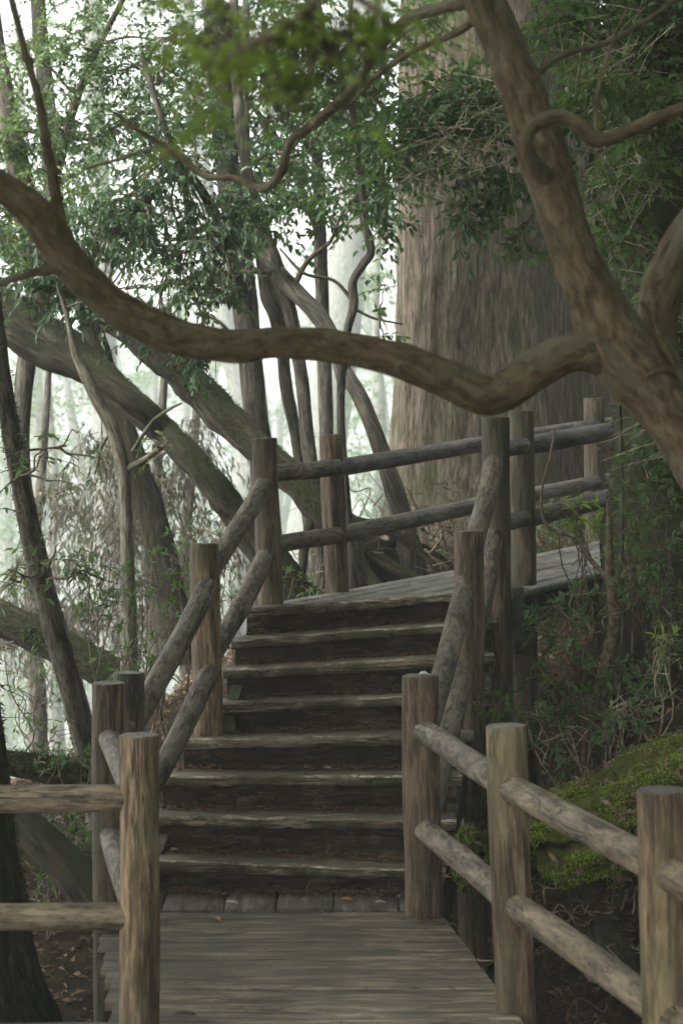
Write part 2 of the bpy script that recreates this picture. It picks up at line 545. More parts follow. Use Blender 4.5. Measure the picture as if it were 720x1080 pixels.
M['leaf_dark'] = leafmat('dark_glossy_leaf', (.016, .038, .016), (.038, .080, .034), (.085, .145, .05), trans=.4)
M['leaf_blue'] = leafmat('bluish_leaf', (.022, .044, .028), (.044, .080, .052), (.080, .130, .074), trans=.40)
M['leaf_fresh'] = leafmat('fresh_leaf', (.08, .12, .03), (.15, .22, .05), (.26, .33, .07), trans=.55)
M['leaf_mid'] = leafmat('mid_green_leaf', (.030, .058, .024), (.060, .105, .044), (.12, .175, .065), trans=.42)
M['leaf_dead'] = leafmat('dead_leaf', (.036, .036, .032), (.062, .060, .054), (.10, .098, .088), trans=.35, rough=.7, spec=.2)
M['leaf_litter'] = leafmat('litter_leaf', (.035, .022, .014), (.085, .052, .032), (.20, .145, .10), trans=.1, rough=.6, spec=.3)
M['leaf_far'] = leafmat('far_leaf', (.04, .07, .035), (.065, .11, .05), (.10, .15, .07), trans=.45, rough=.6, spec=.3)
M['moss'] = leafmat('moss_fibre', (.045, .072, .012), (.14, .195, .038), (.27, .33, .07), trans=.42, rough=.8, spec=.15)


def soil_material():
    m, nt, out = new_mat('forest_soil')
    v = coords(nt, (1, 1, 1), rand=False)
    a = tex(nt, v, 9, 9, .7, .4)
    c = ramp(nt, a, [(.3, (.012, .009, .006)), (.5, (.04, .028, .018)), (.68, (.085, .06, .038))])
    b = tex(nt, v, .9, 6, .6)
    g = tex(nt, v, 30, 5, .7)
    gc = ramp(nt, g, [(.3, (.018, .026, .008)), (.7, (.06, .075, .022))])
    c = mixc(nt, ramp(nt, b, [(.5, gray(0)), (.62, gray(.4))]), c, gc)
    princ(nt, out, c, .95, bump(nt, math_(nt, 'ADD', a, g), 1.0, .05), .15)
    return m


def boulder_material():
    m, nt, out = new_mat('mossy_rock')
    v = coords(nt, (1, 1, 1))
    a = tex(nt, v, 4, 9, .65)
    c = ramp(nt, a, [(.35, (.015, .013, .010)), (.7, (.06, .055, .045))])
    mf = moss_by_normal(nt, v, -.55, .5)
    mc = ramp(nt, tex(nt, v, 22, 5, .7), [(.3, (.028, .038, .008)), (.7, (.12, .14, .03))])
    c = mixc(nt, mf, c, mc)
    princ(nt, out, c, .95, bump(nt, tex(nt, v, 40, 6, .7), 1.0, .03), .1)
    return m


M['soil'] = soil_material()
M['rock'] = boulder_material()

# ------------------------------------------------------------------ terrain
CTRL = [(-1.3, 8.0, -.62), (-1.9, 9.0, -.5), (-1.3, 9.8, -.35), (-2.6, 9.5, -.4), (-1.6, 11.2, -.12), (-2.6, 11.5, -.1), (-1.0, 10.6, -.12),
        (-.5, 6.5, -.75), (-1.6, 6.6, -.72), (0, 4, -.75), (-.3, 8.3, -.72), (.2, 9.3, -.6), (0, 10.2, -.2), (0, 11.2, .35), (-.8, 11.8, .35),
        (.7, 7.0, -1.0), (.95, 5.5, -1.0), (.55, 8.6, -.75), (.9, 9.2, -.4), (.95, 10.3, -.25), (1.1, 11.4, .0), (1.25, 10.0, .15), (1.25, 8.6, -.15),
        (1.6, 9.6, .62), (1.6, 10.6, .75), (1.9, 11.4, 1.05), (2.2, 9.5, 1.15), (2.5, 11.5, 1.5), (1.45, 8.0, .05), (2.1, 8.0, .7), (1.3, 6.8, -.6), (1.9, 6.5, .0), (1.4, 4.5, -.7), (3.2, 8, 1.5), (3.5, 11.5, 2.0),
        (-.4, 13.5, .72), (.3, 13.2, .75), (1.2, 13.2, .6), (.2, 14.8, .95), (1.3, 16.0, 1.05), (2.4, 15.0, 1.25), (3.4, 15, 2.0), (1.3, 18.5, .9), (0.1, 17, .55), (-.9, 14.5, .35),
        (-1.8, 13.2, -.35), (-3, 13.5, -1.3), (-2.5, 16, -2.2), (-1.0, 18, -.9), (-4, 18, -4.3), (0, 23, -1.6), (-3, 25, -5.0), (3, 24, 1.2), (0, 32, -4.5), (5, 32, 2.5),
        (-8, 14, -5.5), (-10, 26, -10), (-9, 8, -3.5), (-5, 7, -1.4), (-5, 2, -1.2), (8, 8, 4), (8, 20, 5), (5, 2, .5), (0, -8, -.8),
        (-20, 10, -11), (-25, 35, -17), (-10, 45, -15), (5, 45, -3), (20, 30, 8), (25, 5, 9), (-20, -12, -6), (20, -12, 5), (0, 70, -14), (30, 75, 4), (-35, 75, -24), (45, 40, 13), (-50, 30, -26),
        (-55, -12, -18), (55, -12, 12), (58, 95, 6), (-58, 95, -30), (0, 98, -18), (110, 240, 5), (-110, 240, -36), (0, 240, -28), (110, -15, 15), (-110, -15, -32), (50, 150, 2), (-40, 150, -32)]
CT = np.array(CTRL, dtype=float)


def _warp(a):
    return a


def tps_fit(C):
    n = len(C)
    d = np.sqrt(((C[:, None, :2] - C[None, :, :2]) ** 2).sum(-1))
    K = np.where(d > 0, d ** 2 * np.log(d + 1e-12), 0) + np.eye(n) * 0.02
    Pm = np.hstack([np.ones((n, 1)), C[:, :2]])
    A = np.zeros((n + 3, n + 3)); A[:n, :n] = K; A[:n, n:] = Pm; A[n:, :n] = Pm.T
    return np.linalg.solve(A, np.concatenate([C[:, 2], np.zeros(3)]))


WT = tps_fit(CT)


def ground_arr(X, Y):
    X = np.asarray(X, dtype=float).ravel(); Y = np.asarray(Y, dtype=float).ravel()
    Z = np.zeros(len(X))
    for a in range(0, len(X), 8000):
        x = X[a:a + 8000]; y = Y[a:a + 8000]
        d = np.sqrt((x[:, None] - CT[None, :, 0]) ** 2 + (y[:, None] - CT[None, :, 1]) ** 2)
        U = np.where(d > 1e-9, d ** 2 * np.log(d + 1e-12), 0)
        Z[a:a + 8000] = U @ WT[:-3] + WT[-3] + WT[-2] * x + WT[-1] * y
    return np.clip(Z, -36, 16)


def gz(x, y):
    return float(ground_arr([x], [y])[0])


def build_ground():
    nu, nv = 250, 300
    u = np.linspace(-1, 1, nu)
    k = 4.3
    xs = 115 * np.sinh(k * u) / np.sinh(k)
    v = np.linspace(-1, 1, nv)
    ys = 10.5 + np.where(v < 0, 30, 235) * np.sinh(4.3 * v) / np.sinh(4.3)
    X, Y = np.meshgrid(xs, ys)
    Z = ground_arr(X, Y).reshape(X.shape)
    near = np.exp(-((X / 9) ** 2 + ((Y - 10) / 12) ** 2))
    Nz = np.array([nz(a * .9, b * .9) * .11 + nz(a * 3.1, b * 3.1, 4) * .05 + nz(a * 9, b * 9, 9) * .018 for a, b in zip(X.ravel(), Y.ravel())]).reshape(X.shape)
    Z = Z + Nz * (0.4 + near)
    V = np.stack([X, Y, Z], -1).reshape(-1, 3)
    i = (np.arange(nv - 1)[:, None] * nu + np.arange(nu - 1)[None]).ravel()
    q = np.stack([i, i + 1, i + nu + 1, i + nu], -1)
    b = Buf(); b.add(V, q)
    o = b.build('ground', M['soil'])
    tag(o, 'dark forest floor of soil and litter falling away to the left', 'ground', kind='structure')
    return o


build_ground()


# ------------------------------------------------------------------ log posts and rails
def log_mesh(name, L, r, mats, parent, mtx, seed, taper=0.03, bend=0.004, rough=.06, chamfer=True, sides=26):
    """a log along local +Z from 0 to L"""
    rows = []
    n = max(6, int(L / .09))
    zs = list(np.linspace(0, L - (.008 if chamfer else 0), n))
    V = []; rings = []
    for z in zs:
        rr = r * (1 - taper * (z / L - .5))
        rings.append((z, rr))
    if chamfer:
        rings.append((L - .003, r * .975)); rings.append((L, r * .93))
        rings[0] = (0, r * .95)
    for (z, rr) in rings:
        cx = bend * math.sin(math.pi * z / L); cy = bend * .5 * math.sin(math.pi * z / L * 2 + seed)
        for k in range(sides):
            a = k * 2 * math.pi / sides
            q = 1 + rough * (nz(math.cos(a) * 1.3 + seed, math.sin(a) * 1.3, z * 2.2) + .5 * nz(math.cos(a) * 4 + seed, math.sin(a) * 4, z * 5))
            V.append((cx + math.cos(a) * rr * q, cy + math.sin(a) * rr * q, z + (nz(math.cos(a) * 2 + seed, math.sin(a) * 2, 3) * .004 if z >= L - .004 else 0)))
    m = len(rings)
    f = [(i * sides + k, i * sides + (k + 1) % sides, (i + 1) * sides + (k + 1) % sides, (i + 1) * sides + k) for i in range(m - 1) for k in range(sides)]
    b = Buf(); b.add(V, f, 0)
    for row, flip in ((0, 1), (m - 1, 0)):
        ring = V[row * sides:(row + 1) * sides]
        inner = [tuple(np.array(p) * .55 + np.mean(np.array(ring), 0) * .45) for p in ring]
        c = tuple(np.mean(np.array(ring), 0))
        q4 = [((k, (k + 1) % sides, sides + (k + 1) % sides, sides + k) if not flip else ((k + 1) % sides, k, sides + k, sides + (k + 1) % sides)) for k in range(sides)]
        b.add(ring + inner, q4, 1)
        b.add(inner + [c], [((k, (k + 1) % sides, sides) if not flip else ((k + 1) % sides, k, sides)) for k in range(sides)], 1)
    o = b.build(name, mats, None, smooth=True)
    o.matrix_world = mtx
    attach(o, parent)
    return o


def frame_z(p0, p1):
    z = (Vector(p1) - Vector(p0)).normalized()
    q = z.to_track_quat('Z', 'Y')
    return Matrix.Translation(Vector(p0)) @ q.to_matrix().to_4x4()


_seed = [0.0]


def post(parent, base, top, r, mat='post_dark', name='post'):
    _seed[0] += 5.37
    base, top = Vector(base), Vector(top)
    L = (top - base).length
    return log_mesh(name, L, r, [M[mat], M['end_grain']], parent, frame_z(base, top) @ Matrix.Rotation(_seed[0], 4, 'Z'), _seed[0])


def rail(parent, p0, p1, r, mat='rail', rough=.05, bend=.004):
    _seed[0] += 3.91
    p0, p1 = Vector(p0), Vector(p1)
    return log_mesh('rail', (p1 - p0).length, r, [M[mat], M['end_grain']], parent, frame_z(p0, p1), _seed[0], rough=rough, bend=bend)


def post_px(parent, d, top_px, bot_px, r, mat='post_dark', zbase=None):
    t = P(top_px[0], top_px[1], d); b = P(bot_px[0], bot_px[1], d)
    if zbase is not None:
        k = (zbase - b.z) / (t.z - b.z)
        b = b + (t - b) * k
    return post(parent, b, t, r, mat), t, b


def on(pb, z):
    """point on a post axis at height z"""
    o, t, b = pb
    k = (z - b.z) / (t.z - b.z)
    return b + (t - b) * k


# --- lower right railing
rt = thing('log_railing', 'brown log railing along the right edge of the lower deck', 'railing', P(445, 968, 8.30))
A = post_px(rt, 8.30, (443, 712), (447, 968), .0740, 'post_dark', -.75)
B = post_px(rt, 6.92, (533, 765), (545, 1069), .0675, 'post_front', -.95)
C = post_px(rt, 5.57, (697, 833), (709, 1215), .0690, 'post_front', -1.0)
D = post_px(rt, 4.25, (960, 960), (975, 1450), .0690, 'post_front', -.9)
for (a, b, m) in ((A, B, 'rail'), (B, C, 'rail_front'), (C, D, 'rail_front')):
    for z in (.745, .352):
        rail(rt, on(a, z), on(b, z), .047, m)

# --- front left railing: return along the deck end, then back to the stair
lt = thing('log_railing', 'pale brown log railing at the lower left whose rails run out of the picture', 'railing', P(147, 1080, 6.63))
E = post_px(lt, 6.63, (147, 775), (147, 1095), .0640, 'post_front', -.75)
G = post_px(lt, 8.06, (115, 720), (117, 985), .0660, 'post_dark', -.7)
Hh = post_px(lt, 6.60, (-300, 775), (-300, 1090), .064, 'post_front', -.75)
for z in (.757, .380):
    rail(lt, on(Hh, z), on(E, z), .0445, 'rail_front')
for z in (.75, .37):
    rail(lt, on(E, z), on(G, z), .044, 'rail')

# --- stair railings
ls = thing('stair_railing', 'left stair railing of two log posts and sloping bark covered rails', 'railing', P(137, 965, 8.440))
J = post_px(ls, 8.440, (136, 709), (138, 960), .0640, 'post_dark', -.7)
L1 = post_px(ls, 9.422, (216, 573), (220, 772), .0670, 'post_front', .30)
rail(ls, P(219, 617, 9.390), P(139, 768, 8.440), .046, 'rail_bark', .10, .008)
rail(ls, P(222, 708, 9.390), P(139, 868, 8.440), .046, 'rail_bark', .10, .008)
L2 = post_px(ls, 10.222, (279, 462), (285, 640), .0635, 'post_dark', .6)
rail(ls, P(280, 508, 10.209), P(219, 606, 9.434), .0455, 'rail_bark', .10, .008)
rail(ls, P(282, 584, 10.209), P(221, 697, 9.434), .0455, 'rail_bark', .10, .008)
rail(lt, on(G, .745), on(J, .745), .04, 'rail')

rs = thing('stair_railing', 'right stair railing of dark log posts with steep grey rails', 'railing', P(495, 870, 9.486))
R1 = post_px(rs, 9.486, (494, 560), (498, 880), .0680, 'post_dark', -.6)
R2 = post_px(rs, 10.190, (522, 440), (526, 705), .0680, 'post_dark', -.3)
rail(rs, P(491, 614, 9.473), P(448, 775, 8.360), .048, 'rail_bark', .07, .006)
rail(rs, P(490, 700, 9.473), P(449, 872, 8.360), .048, 'rail_bark', .07, .006)
rail(rs, P(521, 486, 10.170), P(495, 590, 9.498), .047, 'rail', .06, .006)
rail(rs, P(521, 562, 10.170), P(496, 690, 9.498), .047, 'rail_bark', .06, .006)

# --- boardwalk railings
W_ = Vector((.53, .848, 0)); Nn = Vector((.848, -.53, 0)); O_ = Vector((-.04, 10.82, 0))
wf = thing('log_railing', 'far log railing of the upper boardwalk in front of the giant trunk', 'railing', P(352, 628, 10.820))
K0 = post_px(wf, 10.820, (349, 458), (356, 632), .0620, 'post_dark', .5)
K1 = post_px(wf, 13.620, (626, 420), (628, 575), .0690, 'post_dark', .6)
K2p = O_ + W_ * 6.2 - Nn * .05
K2 = (None, Vector((K2p.x, K2p.y, 2.25)), Vector((K2p.x, K2p.y, .8)))
post(wf, K2[2], K2[1], .066, 'post_dark')
for (pa, pb) in ((500, 494), (576, 565)):
    rail(wf, P(283, pa, 10.222), P(356, pb - 1, 10.760), .0440, 'rail')
for (a, b, zz) in ((P(352, 494, 10.820), P(627, 449, 13.580), 0), (P(353, 565, 10.820), P(628, 508, 13.580), 1)):
    rail(wf, a, b, .0460, 'rail_dark')
    c = Vector((K2p.x, K2p.y, b.z + .12))
    rail(wf, b, c, .046, 'rail')
wn = thing('log_railing', 'near log railing of the upper boardwalk with thick blackish rails', 'railing', P(551, 615, 10.720))
N0 = post_px(wn, 10.720, (549, 433), (553, 745), .0660, 'post_dark', -.2)
N1p = O_ + W_ * 2.25 + Nn * .95
N1 = (None, Vector((N1p.x, N1p.y, 2.12)), Vector((N1p.x, N1p.y, .6)))
post(wn, N1[2], N1[1], .066, 'post_dark')
rail(wn, P(524, 475, 10.209), P(551, 470, 10.670), .045, 'rail_dark')
rail(wn, P(526, 552, 10.209), P(552, 547, 10.670), .045, 'rail_dark')
for (p, y2) in ((P(549, 471, 10.720), 452), (P(551, 547, 10.720), 521)):
    q = P(662, y2, 11.720)
    e = p + (q - p) * ((N1p.y - p.y) / (q.y - p.y))
    rail(wn, p, e, .0500, 'rail_dark')

# ------------------------------------------------------------------ lower deck
def lower_deck():
    root = thing('lower_deck', 'wet grey plank deck at the foot of the stairs', 'deck', (-.2, 7.5, 0))
    b = Buf()
    y = 3.2; i = 0
    rnd = random.Random(5)

    def left(y):
        return -.925 - .155 * (y - 7.95) if y > 6.78 else -2.4

    def right(y):
        return .404 - .122 * (y - 8.30) + (0 if y < 8.5 else 0)
    while y < 8.40:
        w = .137
        ya, yb = y, min(y + w - .003, 8.355)
        l = left(y + w / 2) + rnd.uniform(-.012, .012); r = right(y + w / 2) + rnd.uniform(-.003, .003)
        sk = -.004
        zc = rnd.uniform(-.0012, .0012)
        ym = (ya + yb) / 2
        board(b, (l, ym + sk, zc), (r, ym - sk, zc), (0, 1, 0), yb - ya, .04, segs=26, wob=.0022, seed=i * 3.3, round_=.004, skew1=-.122)
        y += w; i += 1
    b.build('deck_boards', M['deck'], root)
    c = Buf()
    x = -.98
    j = 0
    while x < .40:
        w = rnd.uniform(.2, .27)
        x2 = min(x + w - .006, .42)
        ra = rnd.uniform(-.003, .003)
        board(c, ((x + x2) / 2, 8.375 + rnd.uniform(-.01, .01), .006 + ra), ((x + x2) / 2, 8.80, .006 + ra), (1, 0, 0), x2 - x, .04, segs=8, wob=.004, seed=j * 1.7 + 50, round_=.005)
        x += w; j += 1
    c.build('sill_boards', M['cross'], root)
    for (x0, y0, x1, y1) in ((-.45, 3.3, -.85, 8.6), (.88, 3.3, .30, 8.6), (-.2, 3.3, -.3, 8.6)):
        e = Buf(); board(e, (x0, y0, -.046), (x1, y1, -.046), (1, 0, 0), .10, .17, segs=6, wob=.003)
        e.build('joist', M['beam'], root)
    e = Buf(); board(e, (-1.02, 8.52, -.22), (.42, 8.46, -.22), (0, 1, 0), .12, .14, segs=6, wob=.003)
    e.build('cross_beam', M['beam'], root)
    for (x, yy) in ((-.93, 8.5), (.36, 8.45), (-.82, 5), (.75, 5)):
        zg = gz(x, yy) - .2
        post(root, (x, yy, zg), (x, yy, -.36), .06, 'post_dark', 'support_post')


lower_deck()

# ------------------------------------------------------------------ staircase
TREADS = [  # left px, right px (x, y of the nosing), depths left / right
    ((148, 906), (470, 919), 8.686, 8.630), ((152, 860.5), (481, 865), 8.878, 8.852), ((166, 818), (487, 818), 9.070, 9.076), ((189, 780), (500, 772.5), 9.262, 9.300),
    ((233, 742), (518, 732), 9.454, 9.518), ((235, 706.5), (521, 690), 9.646, 9.729), ((244, 674.5), (524, 654.5), 9.825, 9.940), ((257, 642.5), (526, 622), 9.991, 10.132)]


def staircase():
    root = thing('timber_staircase', 'worn timber staircase with eight mossy edged steps', 'staircase', (-.2, 8.7, 0))
    ends = []
    for i, (a, b, dl, dr) in enumerate(TREADS):
        ends.append((P(a[0], a[1], dl), P(b[0], b[1], dr)))
    for i, (pl, pr) in enumerate(ends):
        d = (pr - pl); d.z = 0; d.normalize()
        back = Vector((-d.y, d.x, 0))
        w = .23
        th = .047
        nt_ = Buf()
        # two boards make a tread: a worn nosing board in front and one behind
        slope = pr.z - pl.z
        c0 = pl + back * .062; c1 = pr + back * .062
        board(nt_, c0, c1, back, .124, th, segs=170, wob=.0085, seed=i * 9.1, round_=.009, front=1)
        c0 = pl + back * .177; c1 = pr + back * .177
        board(nt_, c0 - Vector((0, 0, .004)), c1 - Vector((0, 0, .004)), back, .10, th - .006, segs=40, wob=.006, seed=i * 9.1 + 4, round_=.006)
        t = nt_.build('tread', [M['tread'], M['tread_edge'], M['tread_highlight']], root, smooth=True)
        # riser under the nosing
        rb = Buf()
        lo_l = ends[i - 1][0] if i else Vector((pl.x, pl.y, 0))
        zl = pl.z - th + .004; zr = pr.z - th + .004
        hl = zl - (ends[i - 1][0].z - .02 if i else -.03); hr = zr - (ends[i - 1][1].z - .02 if i else -.03)
        rl = pl + back * .045 + d * .02; rr_ = pr + back * .045 - d * .02
        nx, nzz = 60, 8
        V = []
        for a in range(nx + 1):
            t_ = a / nx
            top = zl * (1 - t_) + zr * t_; hh = hl * (1 - t_) + hr * t_
            p = rl * (1 - t_) + rr_ * t_
            for c in range(nzz + 1):
                s = c / nzz
                x, y, z = p.x, p.y, top - hh * s
                k = nz(x * 3 + i * 7, z * 30, y) * .006 + nz(x * 16 + i * 7, z * 22, 3) * .005 - .02 * max(0, s - .75) * 4 * (.6 + nz(x * 7, i, 2))
                V.append((x + back.x * k, y + back.y * k, z))
        f = [(a * (nzz + 1) + c, a * (nzz + 1) + c + 1, (a + 1) * (nzz + 1) + c + 1, (a + 1) * (nzz + 1) + c) for a in range(nx) for c in range(nzz)]
        rb.add(V, f)
        W2 = [tuple(Vector(v) + back * .035) for v in V]
        rb.add(W2, [tuple(reversed(q)) for q in f])
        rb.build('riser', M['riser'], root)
    # stringers on both sides, a flight and then a second flight set to the right
    for side in (0, 1):
        for (i0, i1) in ((0, 3), (4, 7)):
            a = ends[i0][side].copy(); b = ends[i1][side].copy()
            inn = .035 if side == 0 else -.035
            a.x += inn; b.x += inn
            sb = Buf()
            up = Vector((0, 0, 1))
            a2 = a + Vector((0, -.02, -.055)); b2 = b + Vector((0, .20, -.045))
            wdx = Vector((1, 0, 0))
            hexa(sb, [a2 + Vector((-.025, 0, -.30)), a2 + Vector((.025, 0, -.30)), b2 + Vector((.025, 0, -.36)), b2 + Vector((-.025, 0, -.36))],
                 [a2 + Vector((-.025, 0, 0)), a2 + Vector((.025, 0, 0)), b2 + Vector((.025, 0, -.06)), b2 + Vector((-.025, 0, -.06))])
            sb.build('stringer', M['beam'], root, smooth=False)
    # leaning braces on the right flank of the stairs
    for (a, b) in ((P(512, 640, 10.0), P(482, 850, 9.26)), (P(524, 690, 10.1), P(500, 800, 9.7))):
        sb = Buf(); board(sb, a, b, (0, 1, 0), .11, .05, up=Vector((1, 0, .2)).normalized(), segs=10, wob=.006)
        sb.build('brace', M['beam'], root)
    return ends


ENDS = staircase()


# ------------------------------------------------------------------ upper boardwalk
def walk_z(o, t):
    return 1.09 + .05 * max(0, t) + .055 * o


def walk_pt(o, t, dz=0):
    q = O_ + W_ * t + Nn * o
    return Vector((q.x, q.y, walk_z(o, t) + dz))


def boardwalk():
    root = thing('upper_boardwalk', 'weathered boardwalk leading right from the top of the stairs', 'boardwalk', (.3, 11.0, 1.0))
    rnd = random.Random(9)
    b = Buf()
    o = .0
    i = 0
    while o < .92:
        w = .112
        oc = o + w / 2
        ts = -.88 + oc * .77 + .10; skw = .77
        dz = rnd.uniform(-.009, .009)
        for (ta, tb) in ((ts, 1.9 + rnd.uniform(-.5, .5)), (None, 6.4)):
            if ta is None: ta = last + .006
            board(b, walk_pt(oc, ta, dz), walk_pt(oc, max(tb, ta + .5), dz), Nn, w - .016, .04, segs=16, wob=.004, seed=i * 2.7 + ta, round_=.008, skew0=skw if ta == ts else 0)
            last = tb
        o += w; i += 1
    b.build('planks', M['plank'], root)
    for oc in (.06, .90):
        e = Buf(); board(e, walk_pt(oc, .0 if oc > .5 else -.5, -.045), walk_pt(oc, 6.3, -.045), Nn, .07, .13, segs=10, wob=.004)
        e.build('edge_beam', M['beam'], root)
    for t in (-.1, 1.6, 3.3):
        e = Buf(); board(e, walk_pt(-.05, t, -.18), walk_pt(1.02, t, -.18), W_, .12, .14, segs=8, wob=.003)
        e.build('cross_beam', M['beam'], root)
    # end blocks seen between the two dark posts
    for (px, py, d) in ((541, 640, 10.42), (552, 660, 10.57)):
        c = P(px, py, d)
        e = Buf(); hexa(e, [c + Vector((-.05, -.05, -.16)), c + Vector((.05, -.05, -.16)), c + Vector((.05, .25, -.16)), c + Vector((-.05, .25, -.16))],
                        [c + Vector((-.05, -.05, .10)), c + Vector((.05, -.05, .10)), c + Vector((.05, .25, .10)), c + Vector((-.05, .25, .10))])
        e.build('bracket', M['beam'], root, smooth=False)
    for (oc, t) in ((.1, 1.6), (.86, 1.6), (.1, 3.3), (.86, 3.3), (.1, 5.2), (.86, 5.2), (.12, -.1), (.25, -.45)):
        p = walk_pt(oc, t)
        post(root, (p.x, p.y, gz(p.x, p.y) - .3), (p.x, p.y, p.z - .33 if t in (-.1, 1.6, 3.3) else p.z - .19), .06, 'post_dark', 'support_post')


boardwalk()


# ------------------------------------------------------------------ trees
def cluster_sprays(buf, clusters, length, nleaf, ll, lw, simple=False, droop=.25, rng=RNG, twig_r=.003, flat=.6, leaf_droop=.3, whorl=False):
    """clusters of (centre Vector, radii (rx, ry, rz), count)"""
    O = []; Dv = []
    for (c, r, n) in clusters:
        q = unit(rng.normal(0, 1, (n, 3))) * (rng.uniform(0, 1, (n, 1)) ** .5)
        o = np.array(c)[None] + q * np.array(r)[None]
        d = q * .7 + rng.normal(0, .5, (n, 3)); d[:, 2] *= .55
        O.append(o - unit(d) * length * .4); Dv.append(d)
    O = np.concatenate(O); Dv = np.concatenate(Dv)
    sprays(buf, O, Dv, length, nleaf, ll, lw, droop=droop, simple=simple, rng=rng, twig_r=twig_r, flat=flat, leaf_droop=leaf_droop, whorl=whorl)


def limb(buf, a, b, r0, r1, rng, wig=.12, sides=6, mat=0):
    a, b = np.array(a), np.array(b)
    L = np.linalg.norm(b - a)
    n = 5
    pts = [a + (b - a) * t + (rng.normal(0, wig * L * .35, 3) if 0 < t < 1 else 0) for t in np.linspace(0, 1, n)]
    q = spline([tuple(p) + (r0 + (r1 - r0) * t,) for p, t in zip(pts, np.linspace(0, 1, n))], 4)
    tube(buf, q[:, :3], q[:, 3], sides, rough=.08, freq=9, mat=mat)


def nearest_on(paths, c):
    best = None
    for pts, rad in paths:
        d = np.linalg.norm(pts - np.array(c), axis=1) + np.maximum(0, pts[:, 2] - c[2]) * .6
        i = int(np.argmin(d))
        if best is None or d[i] < best[0]: best = (d[i], pts[i], rad[i])
    return best


PATHS = {}


def tree(name, label, cat, paths, clusters=(), bark_m='bark_thin', leaf_m='leaf_dark', group=None, sides=12, rough=.10, freq=4.0,
         spray=(.32, 15, .066, .029), simple=False, seed=1, lobes=0.0, limbs=True, twig_m='twig', droop=.25, base=None, leaf_droop=.3, twigs=None, limb_r=.022):
    """paths: lists of pixel rows (first row of the first path is the foot of the trunk)"""
    rng = np.random.default_rng(seed)
    W = [pix_path(p) if not isinstance(p, tuple) else p for p in paths]
    if name in ('pale_tree', 'withered_tree', 'leafy_tree', 'slender_tree', 'twisted_tree', 'broken_snag', 'bare_stem'):      # carry the trunk down into the ground
        p0, r0 = W[0]
        zg = gz(p0[0][0], p0[0][1]) - .3
        if p0[0][2] > zg:
            W[0] = (np.vstack([[p0[0][0], p0[0][1], zg], p0]), np.concatenate([[r0[0] * 1.1], r0]))
    foot = Vector(W[0][0][0])
    root = thing(name, label, cat, foot if base is None else base, group)
    PATHS[root.name] = W[0]
    b = Buf()
    for k, (pts, rad) in enumerate(W):
        tube(b, pts, rad, sides if k == 0 or rad[0] > .03 else max(5, sides // 2), rough, freq, seed + k * 3.3, lobes=lobes)
    b.build('trunk', M[bark_m], root)
    cl = []
    for (c, r, n) in clusters:
        c = Vector(c)
        cl.append((c, r, n))
        if limbs:
            lb = Buf()
            d, p, rr = nearest_on(W, c)
            r0 = min(rr * .7, limb_r)
            limb(lb, p, c, r0, .005, rng)
            for _ in range(4):
                e = np.array(c) + rng.uniform(-.8, .8, 3) * np.array(r)
                limb(lb, np.array(p) + (np.array(c) - np.array(p)) * rng.uniform(.5, .95), e, .007, .002, rng, sides=4)
            lb.build('limb', M[twig_m], root)
    if cl:
        cb = Buf()
        cluster_sprays(cb, cl, spray[0], spray[1], spray[2], spray[3], simple=simple, rng=rng, droop=droop, leaf_droop=leaf_droop)
        cb.build('crown', [M[leaf_m], M[twig_m]], root, smooth=False)
    if twigs:
        tb = Buf()
        cluster_sprays(tb, twigs, .42, 3, .045, .016, rng=rng, droop=.12, twig_r=.0032)
        tb.build('bare_twigs', [M[leaf_m], M['twig_pale']], root, smooth=False)
    return root, W


def CL(px, py, d, rx, rz, n, ry=None):
    """crown cluster at a pixel and depth, radii in pixels"""
    s = S(d)
    return (P(px, py, d), (rx / s, (ry if ry is not None else (rx + rz) / 2) / s, rz / s), n)


# --- 1. the crooked foreground tree
tw = [
    [(985, 1330, 5.2, 92), (900, 1080, 5.1, 82), (842, 860, 5.0, 76), (802, 610, 5.0, 74), (748, 490, 5.0, 72), (715, 441, 5.0, 71), (684, 404, 5.0, 71), (654, 368, 5.0, 72), (632, 325, 5.0, 58),
     (610, 275, 5.0, 50), (592, 222, 5.02, 49), (574, 165, 5.05, 52), (555, 108, 5.08, 46), (535, 55, 5.1, 44), (515, 8, 5.1, 42), (492, -45, 5.15, 38), (455, -140, 5.3, 34), (400, -300, 5.6, 26), (330, -480, 6, 18)],
    [(668, 388, 5.0, 50), (640, 374, 5.0, 48), (602, 372, 4.98, 42), (560, 392, 4.96, 42), (530, 413, 4.95, 44), (508, 417, 4.94, 45), (470, 400, 4.92, 42), (420, 380, 4.9, 37), (370, 368, 4.9, 35), (300, 361, 4.88, 34),
     (245, 365, 4.86, 35), (190, 356, 4.85, 39), (148, 338, 4.84, 40), (110, 314, 4.83, 38), (76, 279, 4.82, 40), (40, 226, 4.8, 37), (2, 196, 4.8, 34), (-60, 160, 4.8, 31), (-150, 60, 4.9, 26), (-240, -90, 5.1, 18)],
]
